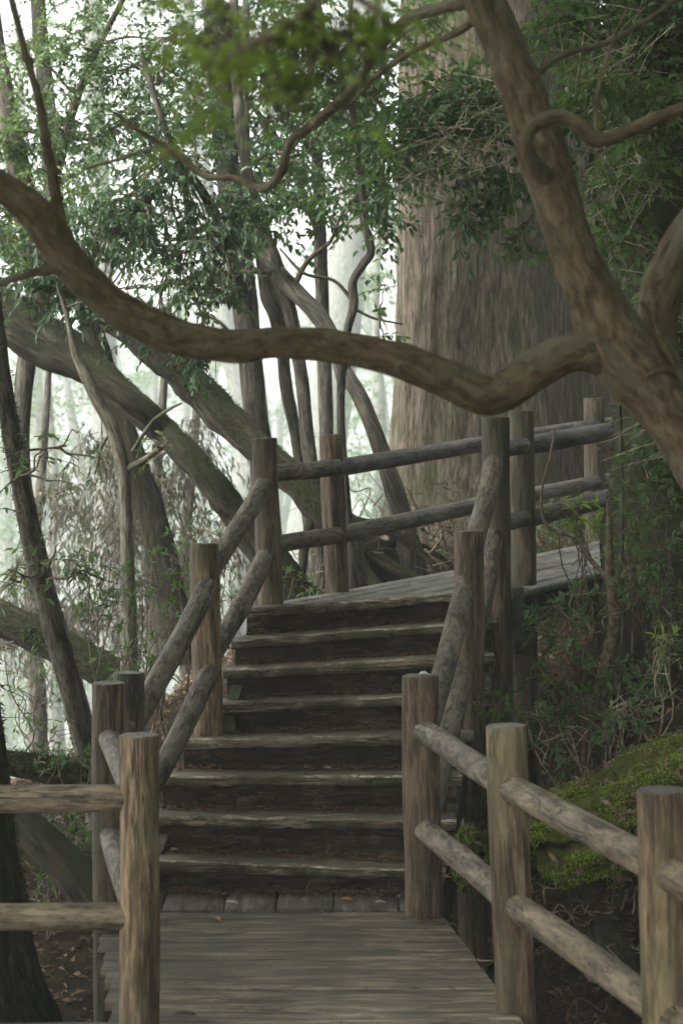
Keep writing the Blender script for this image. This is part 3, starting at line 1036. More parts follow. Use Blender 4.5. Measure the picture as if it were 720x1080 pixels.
ext = [
    [(578, 190, 5.0, 20), (560, 168, 4.93, 17), (554, 150, 4.9, 15), (562, 133, 4.9, 15), (585, 123, 4.9, 16), (606, 130, 4.9, 17), (628, 147, 4.9, 17), (655, 141, 4.9, 15), (688, 127, 4.9, 15), (724, 113, 4.9, 14), (780, 96, 4.9, 12), (840, 40, 5, 8)],
    [(704, 430, 5.25, 46), (694, 370, 5.3, 44), (694, 325, 5.3, 44), (703, 288, 5.3, 44), (724, 250, 5.3, 42), (760, 190, 5.4, 38), (820, 60, 5.5, 30), (880, -120, 5.7, 20)],
    [(66, 250, 4.81, 15), (59, 205, 4.8, 12), (52, 165, 4.8, 11), (41, 105, 4.8, 9), (27, 55, 4.8, 8), (14, 5, 4.8, 7), (0, -50, 4.8, 5)],
    [(84, 298, 4.82, 14), (66, 287, 4.8, 10), (45, 285, 4.8, 9), (18, 293, 4.8, 8), (-14, 305, 4.8, 7), (-60, 330, 4.8, 4)],
    [(508, 2, 5.1, 16), (478, 6, 5.15, 13), (430, 20, 5.3, 12), (400, 52, 5.4, 11), (370, 95, 5.5, 10), (332, 130, 5.6, 10), (306, 150, 5.65, 9), (297, 180, 5.7, 9), (278, 199, 5.8, 8), (248, 188, 5.9, 7), (215, 185, 6.0, 7), (186, 161, 6.0, 6), (150, 140, 6.0, 5), (120, 118, 6.0, 3)],
    [(196, 168, 6.0, 5), (160, 158, 6.05, 4), (125, 168, 6.1, 4), (90, 178, 6.2, 2)],
    [(506, 18, 5.1, 10), (478, 36, 5.2, 8), (440, 52, 5.3, 6), (400, 78, 5.4, 5), (360, 120, 5.5, 3)],
    [(548, 95, 5.1, 9), (590, 60, 5.2, 7), (650, 40, 5.3, 6), (720, -5, 5.4, 4)],
    [(735, 420, 4.95, 9), (712, 385, 4.9, 8), (690, 345, 4.88, 7), (676, 318, 4.86, 6)], [(694, 352, 4.88, 5), (690, 338, 4.87, 5), (688, 326, 4.87, 5)],
    [(725, 392, 4.94, 7), (700, 390, 4.9, 6), (680, 397, 4.88, 4)],
    [(250, 366, 4.86, 9), (232, 340, 4.9, 4), (205, 330, 4.95, 3)],
    [(630, 150, 4.9, 6), (628, 110, 4.95, 5), (640, 60, 5.0, 4), (660, 10, 5.1, 3)],
]
near_cl = [CL(300, 40, 2.55, 75, 45, 26, 40), CL(390, 20, 2.6, 60, 40, 22, 40), CL(235, 75, 2.5, 45, 40, 12, 40), CL(310, 100, 2.6, 60, 30, 10, 40),
           CL(205, 128, 2.45, 16, 22, 6, 20), CL(190, 20, 2.7, 50, 35, 12, 40), CL(400, 150, 3.0, 30, 25, 2, 30)]
rng0 = np.random.default_rng(77)
ftree = thing('crooked_tree', 'crooked smooth barked tree whose long bare limb arches across the stairs', 'tree', P(985, 1330, 5.2))
b = Buf()
for k, pth in enumerate(tw):
    pts, rad = pix_path(pth, 14)
    tube(b, pts, rad, 36, .11, 9.0, k * 4.1 + 2, lobes=.04)
b.build('trunk', M['bark_near'], ftree)
for k, pth in enumerate(ext):
    bb = Buf()
    pts, rad = pix_path(pth, 6)
    tube(bb, pts, rad, 14, .08, 12.0, k * 2.7 + 9)
    bb.build('branch', M['bark_near'], ftree)
# the branch that carries the near, out of focus leaves: it comes forward from the upper stem
bb = Buf()
pts, rad = pix_path([(492, -45, 5.15, 22), (440, -120, 4.4, 22), (400, -110, 3.4, 20), (350, -20, 2.75, 15), (300, 30, 2.55, 10), (240, 62, 2.5, 8), (200, 118, 2.45, 4)], 6)
tube(bb, pts, rad, 10, .08, 12, 3)
pts, rad = pix_path([(350, -20, 2.75, 12), (395, 10, 2.65, 9), (430, 40, 2.6, 5)], 5); tube(bb, pts, rad, 8, .08, 12, 3)
pts, rad = pix_path([(320, 10, 2.6, 9), (330, 60, 2.6, 7), (310, 110, 2.6, 4)], 5); tube(bb, pts, rad, 8, .08, 12, 3)
bb.build('branch', M['twig'], ftree)
cb = Buf()
cluster_sprays(cb, near_cl, .085, 9, .019, .010, rng=rng0, twig_r=.0011)
crown = cb.build('crown', [M['leaf_fresh'], M['twig']], ftree, smooth=False)
cb = Buf()
cluster_sprays(cb, [CL(340, 30, 2.62, 90, 45, 60, 50), CL(300, 95, 2.62, 70, 40, 26, 50), CL(230, 30, 2.7, 60, 50, 22, 50)], .08, 8, .017, .007, rng=rng0, twig_r=.0013)
cb.build('dry_twigs', [M['leaf_dead'], M['twig']], ftree, smooth=False)


# --- 2. the giant cedar
def cedar():
    d = 17.6
    base = P(528, 575, d); base.z = gz(base.x, d) - .3
    root = thing('giant_cedar', 'giant reddish cedar trunk rising behind the upper boardwalk', 'tree', base)
    cols, rows = 220, 150
    rngc = np.random.default_rng(4)
    V = np.zeros((rows, cols, 3))
    zt = 11.0
    z0 = base.z
    for i in range(rows):
        z = z0 + (zt - z0) * (i / (rows - 1)) ** 1.15
        h = z - 1.0
        cx = P(527, 300, d).x + (-.008 * h)
        r = .895 - .018 * h + .20 * math.exp(-max(0, h) / .55)
        for k in range(cols):
            a = k * 2 * math.pi / cols
            lob = .07 * math.sin(a * 3 + .6) + .05 * math.sin(a * 5 + 2) + .03 * math.sin(a * 9 + 1)
            lob *= .55 + .8 * math.exp(-max(0, h) / 1.0)
            sw = .35 * nz(a * 1.3, z * .5, 5) + .12 * nz(a * 4, z * 1.7, 8)
            ca, sa = math.cos(a + sw), math.sin(a + sw)
            rid = nz(ca * 5, sa * 5, z * .5) * .035 + nz(ca * 16, sa * 16, z * .9) * .020 + nz(ca * 42, sa * 42, z * 2.2) * .012
            rr = r * (1 + lob) + rid
            V[i, k] = (cx + math.cos(a) * rr, d + math.sin(a) * rr, z)
    i0 = np.arange(rows - 1)[:, None] * cols; k = np.arange(cols)[None]; k2 = (k + 1) % cols
    q = np.stack([i0 + k, i0 + k2, i0 + cols + k2, i0 + cols + k], -1).reshape(-1, 4)
    b = Buf(); b.add(V.reshape(-1, 3), q)
    b.build('trunk', M['bark_cedar'], root)
    # a few boughs high above
    lb = Buf(); cb = Buf(); cl = []
    for (x, y, z) in ((-1.2, 16.5, 8.4), (3.4, 17, 8.8), (1.0, 15.6, 9.4), (1.8, 19.5, 9.0)):
        limb(lb, (base.x, d, z + .6), (x, y, z), .09, .02, rngc)
        cl.append(((x, y, z), (.9, .9, .4), 60))
    lb.build('limbs', M['bark_cedar'], root)
    cluster_sprays(cb, cl, .5, 12, .12, .03, simple=True, rng=rngc)
    cb.build('crown', [M['leaf_dark'], M['twig']], root, smooth=False)
    # green moss fur on the foot
    return root


cedar()

# --- 3. the dark mossy trunk at the right
d3 = 10.62
g3 = P(705, 640, d3); g3.z = gz(g3.x, d3) - .25
pts3 = spline([(g3.x + .05, d3, g3.z, .46), (P(707, 560, d3).x, d3, P(0, 560, d3).z, .34), (P(706, 450, d3).x, d3, P(0, 450, d3).z, .29), (P(703, 250, d3).x, d3, P(0, 250, d3).z, .305),
               (P(701, 50, d3).x, d3, P(0, 50, d3).z, .30), (P(698, -200, d3).x, d3, P(0, -200, d3).z, .27), (P(690, -700, d3 + .3).x, d3 + .3, P(0, -700, d3).z, .2)], 10)
tree('mossy_tree', 'dark trunk furred with moss at the right edge beside the boardwalk', 'tree', [(pts3[:, :3], pts3[:, 3])],
     [CL(690, 60, 10.30, 70, 70, 60), CL(660, 190, 10.10, 40, 60, 26), CL(715, 300, 10.10, 30, 60, 22), CL(700, 470, 10.15, 30, 40, 16), CL(600, 30, 10.20, 60, 50, 60), CL(690, 130, 9.70, 50, 60, 60), CL(650, 240, 9.80, 26, 50, 30), CL(700, 400, 9.90, 24, 50, 26), CL(640, 90, 9.60, 60, 40, 40), CL(700, -160, 10.20, 120, 90, 60)],
     'bark_right', 'leaf_mid', sides=26, rough=.10, freq=4, spray=(.24, 9, .062, .032), seed=21, limb_r=.016,
     twigs=[CL(650, 200, 9.70, 40, 80, 40), CL(690, 300, 9.60, 30, 60, 24), CL(700, 440, 9.70, 26, 50, 22), CL(640, 60, 9.60, 60, 60, 30)])

# --- 4. leaning mossy trunks
tree('leaning_tree', 'upper of the mossy trunks leaning left, its foot behind the two upper posts', 'tree',
     [[(415, 625, 13.6, 59), (378, 580, 13.7, 45), (340, 538, 13.8, 34), (300, 497, 14.0, 31), (258, 460, 14.2, 33), (215, 415, 14.4, 37), (170, 372, 14.6, 37), (115, 330, 15, 34), (55, 290, 15.4, 31), (-10, 245, 15.8, 28), (-90, 180, 16.2, 24), (-180, 60, 17, 18)],
      [(360, 560, 13.7, 21), (392, 584, 13.5, 15), (430, 606, 13.3, 11), (480, 628, 13.2, 8)], [(372, 572, 13.6, 17), (385, 600, 13.4, 14), (404, 630, 13.2, 12)],
      [(350, 545, 13.75, 14), (400, 556, 13.6, 10), (440, 580, 13.5, 8), (470, 612, 13.4, 5)], [(384, 580, 13.7, 13), (430, 572, 13.7, 9), (468, 590, 13.6, 6), (500, 618, 13.5, 4)],
      [(335, 535, 13.8, 14), (322, 570, 13.7, 10), (318, 615, 13.6, 9)]],
     [CL(40, 215, 15.2, 70, 60, 40), CL(120, 250, 14.7, 50, 45, 30), CL(-60, 120, 16, 90, 70, 40)], 'bark_moss', 'leaf_blue', sides=28, rough=.30, freq=5.5, seed=31, lobes=.06)
tree('leaning_tree', 'lower of the mossy trunks leaning left, split into two long limbs', 'tree',
     [[(322, 645, 13.2, 52), (290, 600, 13.2, 41), (255, 548, 13.3, 33), (218, 503, 13.4, 29), (180, 462, 13.6, 29), (140, 425, 13.8, 29), (95, 385, 14, 31), (50, 348, 14.2, 34), (0, 318, 14.4, 35), (-70, 280, 14.7, 31), (-160, 210, 15.2, 22), (-240, 90, 16, 15)],
      [(182, 462, 13.62, 24), (130, 417, 13.5, 24), (85, 393, 13.5, 22), (45, 378, 13.5, 22), (10, 352, 13.5, 24), (-30, 318, 13.6, 24), (-110, 270, 13.8, 17)]],
     [CL(-60, 200, 14.6, 70, 60, 30), CL(20, 250, 14.0, 50, 40, 18)], 'bark_moss', 'leaf_blue', sides=28, rough=.30, freq=5.5, seed=32, lobes=.06)
tree('leaning_tree', 'mossy trunk rising steeply behind the pale snag', 'tree',
     [[(190, 700, 15.4, 44), (172, 600, 15.4, 34), (156, 530, 15.4, 30), (138, 475, 15.4, 27), (122, 425, 15.5, 25), (102, 360, 15.6, 24), (84, 300, 15.8, 22), (60, 220, 16.2, 20), (50, 120, 16.6, 18), (40, 0, 17.2, 15), (30, -160, 18, 10)]],
     [CL(90, 140, 16.2, 80, 70, 50), CL(140, 230, 15.6, 50, 40, 24)], 'bark_moss', 'leaf_blue', sides=22, rough=.16, freq=4.2, seed=33, lobes=.05)

# --- 5. slender upright trunks in the middle
tree('slender_tree', 'straight dark trunk seen just left of the corner post', 'tree',
     [[(285, 640, 15.5, 40), (278, 500, 15.5, 27), (268, 420, 15.5, 25), (258, 320, 15.5, 27), (250, 250, 15.5, 28), (240, 180, 15.5, 26), (232, 90, 15.6, 24), (222, -20, 15.8, 22), (205, -220, 16, 16)]],
     [CL(200, 120, 15.0, 80, 60, 78), CL(270, 150, 15.2, 60, 50, 61), CL(240, 30, 15.4, 100, 60, 85)], 'bark_thin', 'leaf_blue', seed=41)
tree('slender_tree', 'thin dark trunk leaning slightly right, second from the corner post', 'tree',
     [[(338, 640, 14.2, 24), (332, 530, 14.2, 17), (325, 470, 14.2, 15), (318, 400, 14.2, 14), (306, 330, 14.2, 15), (292, 285, 14.2, 17), (276, 240, 14.3, 15), (262, 190, 14.4, 13), (250, 90, 14.6, 11), (245, -60, 15, 8)],
      [(292, 285, 14.2, 16), (318, 312, 14.1, 15), (342, 340, 14.0, 17), (358, 378, 13.9, 18), (366, 410, 13.9, 18)], ],
     [CL(300, 210, 14.0, 60, 50, 60), CL(380, 200, 13.8, 40, 50, 39), CL(345, 130, 14.0, 60, 50, 60)], 'bark_thin', 'leaf_dark', seed=42)
tree('slender_tree', 'thin knotty trunk between the two others, pale lichen on its bark', 'tree',
     [[(336, 640, 14.8, 22), (325, 540, 14.8, 14), (312, 460, 14.8, 13), (302, 410, 14.8, 14), (298, 370, 14.8, 14), (292, 330, 14.8, 20), (284, 310, 14.8, 20), (275, 270, 14.9, 12), (262, 210, 15, 11), (258, 80, 15.2, 9), (262, -60, 15.5, 7)]],
     [CL(230, 210, 14.6, 50, 50, 26)], 'bark_thin', 'leaf_blue', seed=43)
tree('slender_tree', 'curving dark trunk leaning against the misty gap beside the giant cedar', 'tree',
     [[(436, 612, 13.6, 30), (428, 560, 13.6, 24), (415, 515, 13.6, 20), (400, 470, 13.7, 18), (380, 420, 13.8, 17), (362, 390, 13.9, 16), (352, 365, 13.95, 15), (330, 330, 14, 14), (300, 300, 14.1, 13), (272, 262, 14.3, 11), (240, 238, 14.5, 8), (200, 246, 14.6, 6), (188, 262, 14.7, 4)]],
     [CL(210, 290, 14.0, 45, 45, 26), CL(170, 250, 14.2, 40, 40, 20)], 'bark_thin', 'leaf_dark', seed=44)
tree('twisted_tree', 'thin twisted dark stem snaking up left of the giant cedar', 'tree',
     [[(372, 640, 13.3, 16), (366, 540, 13.4, 10), (360, 460, 13.5, 9), (360, 400, 13.5, 9), (366, 350, 13.5, 9), (373, 322, 13.5, 10), (372, 298, 13.5, 9), (382, 280, 13.5, 9), (391, 265, 13.5, 9), (384, 235, 13.5, 9), (381, 200, 13.5, 8), (376, 150, 13.5, 7), (368, 80, 13.6, 6), (372, -40, 13.8, 4)],
      [(374, 320, 13.5, 5), (352, 296, 13.5, 4), (320, 288, 13.5, 4), (295, 262, 13.5, 2)], [(374, 326, 13.5, 4), (395, 336, 13.5, 3), (425, 342, 13.5, 2)]],
     [CL(395, 130, 13.2, 60, 60, 66), CL(350, 60, 13.3, 60, 50, 54), CL(400, 210, 13.2, 25, 40, 21), CL(400, 330, 13.4, 14, 60, 4)], 'bark_thin', 'leaf_dark', seed=45)
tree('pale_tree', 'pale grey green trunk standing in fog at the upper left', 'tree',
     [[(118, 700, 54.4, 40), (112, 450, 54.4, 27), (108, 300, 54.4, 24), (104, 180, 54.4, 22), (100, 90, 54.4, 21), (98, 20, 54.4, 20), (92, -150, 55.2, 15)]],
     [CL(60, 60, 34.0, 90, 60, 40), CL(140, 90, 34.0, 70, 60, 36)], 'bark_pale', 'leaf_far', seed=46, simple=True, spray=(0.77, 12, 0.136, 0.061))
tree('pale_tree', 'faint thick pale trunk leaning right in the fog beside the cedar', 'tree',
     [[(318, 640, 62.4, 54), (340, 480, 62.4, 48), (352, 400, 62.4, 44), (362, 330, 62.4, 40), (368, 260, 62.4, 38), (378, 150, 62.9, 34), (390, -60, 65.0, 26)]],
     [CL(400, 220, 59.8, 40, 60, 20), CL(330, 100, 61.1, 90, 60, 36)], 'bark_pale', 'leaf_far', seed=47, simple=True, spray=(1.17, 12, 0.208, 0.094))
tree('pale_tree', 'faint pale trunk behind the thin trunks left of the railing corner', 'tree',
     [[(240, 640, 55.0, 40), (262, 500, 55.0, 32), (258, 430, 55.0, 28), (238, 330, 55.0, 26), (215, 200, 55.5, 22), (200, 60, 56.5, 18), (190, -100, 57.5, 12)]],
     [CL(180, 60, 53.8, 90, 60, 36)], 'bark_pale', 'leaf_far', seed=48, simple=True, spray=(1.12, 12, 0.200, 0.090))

# --- 6. left side
g6 = P(95, 800, 10.8)
tree('slender_tree', 'dark leaning trunk at the left edge behind the front railing', 'tree',
     [[(104, 860, 10.8, 28), (92, 800, 10.8, 24), (78, 740, 10.8, 24), (62, 680, 10.8, 24), (46, 625, 10.8, 23), (32, 560, 10.8, 22), (18, 490, 10.8, 20), (6, 420, 10.8, 19), (-3, 350, 10.8, 18), (-16, 240, 10.9, 17), (-40, 60, 11.1, 14), (-60, -150, 11.4, 9)]],
     [CL(60, 590, 10.5, 60, 34, 10), CL(30, 500, 10.6, 60, 50, 9), CL(95, 600, 10.6, 40, 25, 6), CL(10, 610, 10.4, 30, 30, 6), CL(70, 470, 10.7, 70, 40, 8), CL(-30, 200, 10.6, 60, 80, 30)],
     'bark_thin', 'leaf_mid', seed=51, spray=(.24, 7, .055, .019), limb_r=.008)
tree('broken_snag', 'pale broken snag with stubby side branches left of the stairs', 'dead tree',
     [[(136, 640, 12.4, 17.7), (133, 540, 12.4, 13.6), (130, 495, 12.4, 15.0), (118, 450, 12.4, 15.0), (102, 420, 12.4, 13.6), (88, 390, 12.4, 11.6), (78, 368, 12.4, 8.2), (70, 330, 12.4, 5.4), (60, 300, 12.4, 2.7)],
      [(130, 497, 12.4, 8.2), (150, 486, 12.35, 6.8), (165, 476, 12.3, 6.1), (178, 465, 12.3, 4.1)], [(140, 476, 12.35, 4.8), (160, 446, 12.3, 4.1), (178, 432, 12.3, 3.4), (192, 425, 12.3, 2.0)], [(120, 452, 12.4, 5.4), (108, 470, 12.4, 4.1), (100, 500, 12.4, 2.7)]],
     [CL(165, 470, 12.2, 22, 20, 5), CL(150, 300, 12.4, 40, 30, 12)], 'bark_snag', 'leaf_mid', seed=52, spray=(.2, 7, .055, .019), limb_r=.006)
tree('mossy_log', 'moss topped log slanting down behind the dark leaning trunk', 'log',
     [[(150, 735, 12.4, 34), (118, 712, 12.5, 36), (85, 693, 12.6, 38), (42, 672, 12.7, 38), (0, 652, 12.8, 38), (-60, 625, 13, 36), (-120, 590, 13.2, 32)]],
     [], 'bark_moss', seed=53, sides=18, rough=.12)
tree('mossy_log', 'low mossy log lying behind the top rail at the left edge', 'log',
     [[(118, 822, 10.4, 30), (70, 816, 10.4, 30), (30, 808, 10.4, 28), (-20, 800, 10.4, 28), (-80, 790, 10.4, 26)]], [], 'bark_moss', seed=54, sides=16, rough=.12)
tree('mossy_tree', 'dark mossy tree foot flaring at the lower left corner behind the rails', 'tree',
     [[(-30, 1140, 7.5, 250), (-36, 1075, 7.5, 190), (-40, 1010, 7.5, 154), (-42, 940, 7.5, 138), (-46, 870, 7.5, 124), (-52, 800, 7.5, 116), (-58, 730, 7.5, 118), (-70, 560, 7.5, 112), (-90, 300, 7.5, 104), (-120, -100, 7.6, 90), (-160, -500, 7.8, 60)],
      [(20, 860, 9.4, 30), (42, 884, 9.3, 40), (70, 912, 9.2, 44), (100, 942, 9.1, 50), (130, 985, 9.0, 50)]],
     [CL(-140, -60, 7.6, 120, 100, 50)], 'bark_moss', 'leaf_dark', seed=55, sides=26, rough=.09, freq=3)

def fur(root, path, n, seed, ln=(.02, .06), up_only=.0, mat='moss_dark'):
    rng = np.random.default_rng(seed)
    pts, rad = path
    T = unit(np.gradient(pts, axis=0))
    i = rng.integers(0, len(pts) - 1, n); f = rng.uniform(0, 1, n)[:, None]
    c = pts[i] * (1 - f) + pts[i + 1] * f
    r = (rad[i][:, None] * (1 - f) + rad[i + 1][:, None] * f)
    t = T[i]
    q = rng.normal(0, 1, (n, 3)); q = unit(q - t * (q * t).sum(1)[:, None])
    k = (q[:, 2] > up_only - .9) & (rng.uniform(0, 1, n) < .35 + .65 * np.array([max(0, min(1, .5 + 1.6 * nz(*(a * 3)))) for a in c + q * r]))
    q, c, r = q[k], c[k], r[k]; m = len(q)
    b = Buf()
    d = q * .8 + rng.normal(0, .4, (m, 3)) + np.array([0, 0, -.45])
    leaves(b, c + q * r * .98, d, q + rng.normal(0, .3, (m, 3)), rng.uniform(ln[0], ln[1], m), rng.uniform(.005, .012, m), simple=True, droop=.4)
    o = b.build('moss', M[mat], root, smooth=False)
    o['kind'] = 'stuff'
    return o


M['moss_dark'] = leafmat('dark_moss_fibre', (.010, .016, .006), (.026, .036, .012), (.055, .068, .020), trans=.3, rough=.85, spec=.1)
for lab_, n_, up_, sd_ in (('dark trunk furred', 26000, -.2, 1), ('upper of the mossy trunks', 16000, .75, 2), ('lower of the mossy trunks', 16000, .75, 3), ('mossy trunk rising steeply', 5000, .5, 4),
                     ('moss topped log', 6000, .7, 5), ('low mossy log', 3500, .8, 6), ('dark mossy tree foot', 9000, .2, 7), ('dark leaning trunk at the left edge', 2500, .4, 8), ('small pointed mossy stump', 2500, 0, 9)):
    ro_ = [o for o in bpy.data.objects if o.get('label', '').startswith(lab_)]
    if ro_:
        pa_ = PATHS[ro_[0].name]
        fur(ro_[0], pa_, n_, 300 + sd_, (.015, .045) if 'stump' in lab_ or 'log' in lab_ else (.010, .028), up_, 'moss' if 'stump' in lab_ else 'moss_dark')

# --- 7. leafy understory trees
tree('leafy_tree', 'bushy small leaved tree filling the top of the gap in front of the giant trunk', 'tree',
     [[(690, 640, 14.6, 22), (684, 520, 14.4, 15), (672, 400, 13.8, 13), (648, 290, 12.8, 12), (622, 200, 12.2, 11), (626, 80, 12.2, 9), (630, -60, 12.2, 7)],
      [(622, 210, 12.2, 7), (560, 160, 12.0, 6), (490, 140, 11.8, 5), (420, 150, 11.6, 3)]],
     [CL(470, 110, 11.6, 60, 34, 70), CL(530, 190, 11.6, 40, 40, 34), CL(440, 160, 11.7, 50, 34, 42), CL(510, 100, 11.8, 50, 40, 40), CL(600, 120, 12, 50, 50, 44), CL(500, 225, 11.6, 34, 30, 20), CL(545, 250, 11.5, 20, 18, 8), CL(690, 150, 12, 60, 80, 40), CL(660, 30, 12, 90, 60, 60)],
     'bark_thin', 'leaf_dark', seed=61, spray=(.28, 13, .066, .029), limb_r=.010,
     twigs=[CL(480, 150, 11.3, 60, 50, 60), CL(440, 190, 11.4, 30, 30, 16), CL(530, 110, 11.3, 40, 50, 26), CL(640, 230, 11.4, 30, 60, 26), CL(690, 130, 11.0, 40, 70, 30)])
tree('leafy_tree', 'drooping glossy leaved tree between the leaning trunks and the long limb', 'tree',
     [[(286, 640, 16.0, 26), (277, 500, 16.0, 16), (268, 420, 16.0, 15), (258, 330, 15.6, 14), (244, 260, 14.8, 12), (215, 205, 13.8, 10), (180, 150, 13.0, 8), (150, 60, 13, 6)]],
     [CL(150, 215, 12.8, 55, 40, 64), CL(90, 240, 12.7, 45, 40, 42), CL(220, 250, 12.8, 45, 40, 47), CL(200, 300, 12.7, 40, 24, 23), CL(170, 160, 12.8, 60, 40, 52), CL(105, 320, 12.6, 22, 26, 17), CL(260, 215, 12.8, 40, 40, 30), CL(240, 310, 12.6, 22, 20, 8), CL(70, 300, 12.6, 40, 30, 40), CL(30, 270, 12.6, 40, 30, 30), CL(210, 385, 12.7, 22, 18, 10), CL(165, 345, 12.6, 24, 20, 12)],
     'bark_thin', 'leaf_blue', seed=62, spray=(.28, 16, .060, .026), limb_r=.010, leaf_droop=.6)
tree('leafy_tree', 'airy small leaved tree against the white fog at the top left', 'tree',
     [[(98, 800, 14.5, 26), (70, 700, 14.5, 22), (44, 600, 14.5, 20), (24, 500, 14.5, 18), (26, 400, 14.5, 20), (42, 310, 14.5, 24), (24, 200, 14.5, 26), (8, 120, 14.5, 22), (-6, 20, 14.6, 16), (-20, -120, 15, 10)], [(40, 300, 14.5, 18), (60, 180, 14.4, 12), (90, 80, 14.4, 8), (140, -20, 14.4, 5)]],
     [CL(30, 60, 14.0, 50, 40, 54), CL(90, 50, 14, 50, 40, 54), CL(150, 70, 14, 55, 40, 71), CL(60, 130, 14, 60, 40, 75), CL(140, 130, 14, 50, 30, 63), CL(10, 150, 14, 40, 40, 46), CL(20, 250, 14, 40, 40, 50), CL(100, -20, 14, 90, 40, 84), CL(200, 40, 14, 60, 40, 50), CL(70, 190, 13.8, 50, 30, 40)],
     'bark_thin', 'leaf_mid', seed=63, spray=(.28, 16, .046, .021), limb_r=.012)
tree('leafy_tree', 'dense leafy tree at the top centre behind the thin crooked branches', 'tree',
     [[(350, 640, 16.5, 26), (345, 480, 16.5, 16), (340, 330, 16.5, 15), (336, 200, 16.5, 13), (330, 80, 16.5, 11), (322, -80, 16.6, 8)], [(338, 250, 16.5, 9), (300, 160, 16.3, 7), (250, 90, 16.2, 5)], [(334, 160, 16.5, 9), (380, 90, 16.3, 7), (420, 40, 16.2, 5)]],
     [CL(330, 90, 16, 60, 50, 78), CL(400, 60, 16, 50, 40, 61), CL(260, 70, 16, 60, 50, 78), CL(380, 150, 16, 40, 40, 47), CL(310, 180, 16, 60, 50, 68), CL(330, -20, 16, 130, 50, 102), CL(450, 20, 16, 50, 40, 34)],
     'bark_thin', 'leaf_mid', seed=64, spray=(.36, 17, .066, .029), limb_r=.012)
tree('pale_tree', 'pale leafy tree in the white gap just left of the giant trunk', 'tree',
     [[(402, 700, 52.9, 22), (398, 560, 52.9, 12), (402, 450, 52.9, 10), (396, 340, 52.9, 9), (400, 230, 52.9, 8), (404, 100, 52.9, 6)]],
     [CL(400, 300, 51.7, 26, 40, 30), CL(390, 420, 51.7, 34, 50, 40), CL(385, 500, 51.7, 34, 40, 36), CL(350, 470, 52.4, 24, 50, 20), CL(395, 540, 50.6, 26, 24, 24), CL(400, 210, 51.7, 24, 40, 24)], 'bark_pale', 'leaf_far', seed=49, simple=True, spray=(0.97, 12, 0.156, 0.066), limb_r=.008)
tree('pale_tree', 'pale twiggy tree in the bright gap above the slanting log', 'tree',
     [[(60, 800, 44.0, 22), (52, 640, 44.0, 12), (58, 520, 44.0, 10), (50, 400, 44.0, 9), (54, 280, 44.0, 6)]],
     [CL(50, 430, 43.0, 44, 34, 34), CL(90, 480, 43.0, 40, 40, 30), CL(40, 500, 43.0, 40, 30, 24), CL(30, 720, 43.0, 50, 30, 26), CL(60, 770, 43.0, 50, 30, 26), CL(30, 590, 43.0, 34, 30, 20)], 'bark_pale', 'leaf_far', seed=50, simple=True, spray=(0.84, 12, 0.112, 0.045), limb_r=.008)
# dead, hanging brown foliage in the middle distance on the left
rngd = np.random.default_rng(5)
for k, (lab, foot, cls) in enumerate((
    ('dead brown leaved tree hanging behind the pale snag', (165, 700, 17.5), [CL(160, 520, 17, 50, 60, 82), CL(200, 470, 17.2, 40, 50, 49), CL(120, 560, 17, 50, 50, 71), CL(110, 470, 17, 34, 40, 33)]),
    ('dead drooping brown tree near the left edge above the slanting log', (40, 740, 18.5), [CL(40, 610, 18, 50, 40, 55), CL(75, 520, 18, 45, 40, 55), CL(10, 660, 18, 30, 24, 22), CL(95, 640, 18, 40, 30, 49), CL(60, 640, 18, 40, 30, 33)]),
    ('withered brown tree in mist between the left stair post and the leaning trunks', (200, 720, 19), [CL(190, 610, 18.5, 45, 55, 60), CL(230, 560, 18.5, 40, 50, 49), CL(150, 640, 18.5, 40, 40, 49)]))):
    tree('withered_tree', lab, 'tree', [[(foot[0], foot[1], foot[2], 20), (foot[0] - 6, foot[1] - 120, foot[2], 13), (foot[0] + 4, foot[1] - 240, foot[2], 10), (foot[0] + 14, foot[1] - 380, foot[2], 6)]],
         cls, 'bark_thin', 'leaf_dead', seed=70 + k, spray=(.5, 12, .11, .022), simple=True, droop=1.0, leaf_droop=1.4)


# --- 8. shrubs, stems and ferns
def shrub(name, label, foot, clusters, leaf_m='leaf_dark', spray=(.16, 7, .062, .022), seed=1, stem_r=.007, twig_m='twig', nst=None, cat='shrub', simple=False, group=None, whorl=True):
    rng = np.random.default_rng(seed)
    f = Vector(foot)
    root = thing(name, label, cat, f, group)
    sb = Buf(); cl = []
    for (c, r, n) in clusters:
        limb(sb, f + Vector(rng.normal(0, .03, 3)), c, stem_r, .003, rng, wig=.16, sides=5)
        for _ in range(3):
            e = np.array(c) + rng.uniform(-.9, .9, 3) * np.array(r)
            limb(sb, np.array(f) + (np.array(c) - np.array(f)) * rng.uniform(.4, .9), e, stem_r * .5, .0018, rng, wig=.2, sides=4)
        cl.append((c, r, int(n * 1.6)))
    sb.build('stems', M[twig_m], root)
    cb = Buf(); cluster_sprays(cb, cl, spray[0], spray[1], spray[2], spray[3], rng=rng, simple=simple, whorl=whorl)
    cb.build('foliage', [M[leaf_m], M[twig_m]], root, smooth=False)
    return root


def foot_at(px, py, d):
    p = P(px, py, d); p.z = gz(p.x, p.y) - .03
    return p


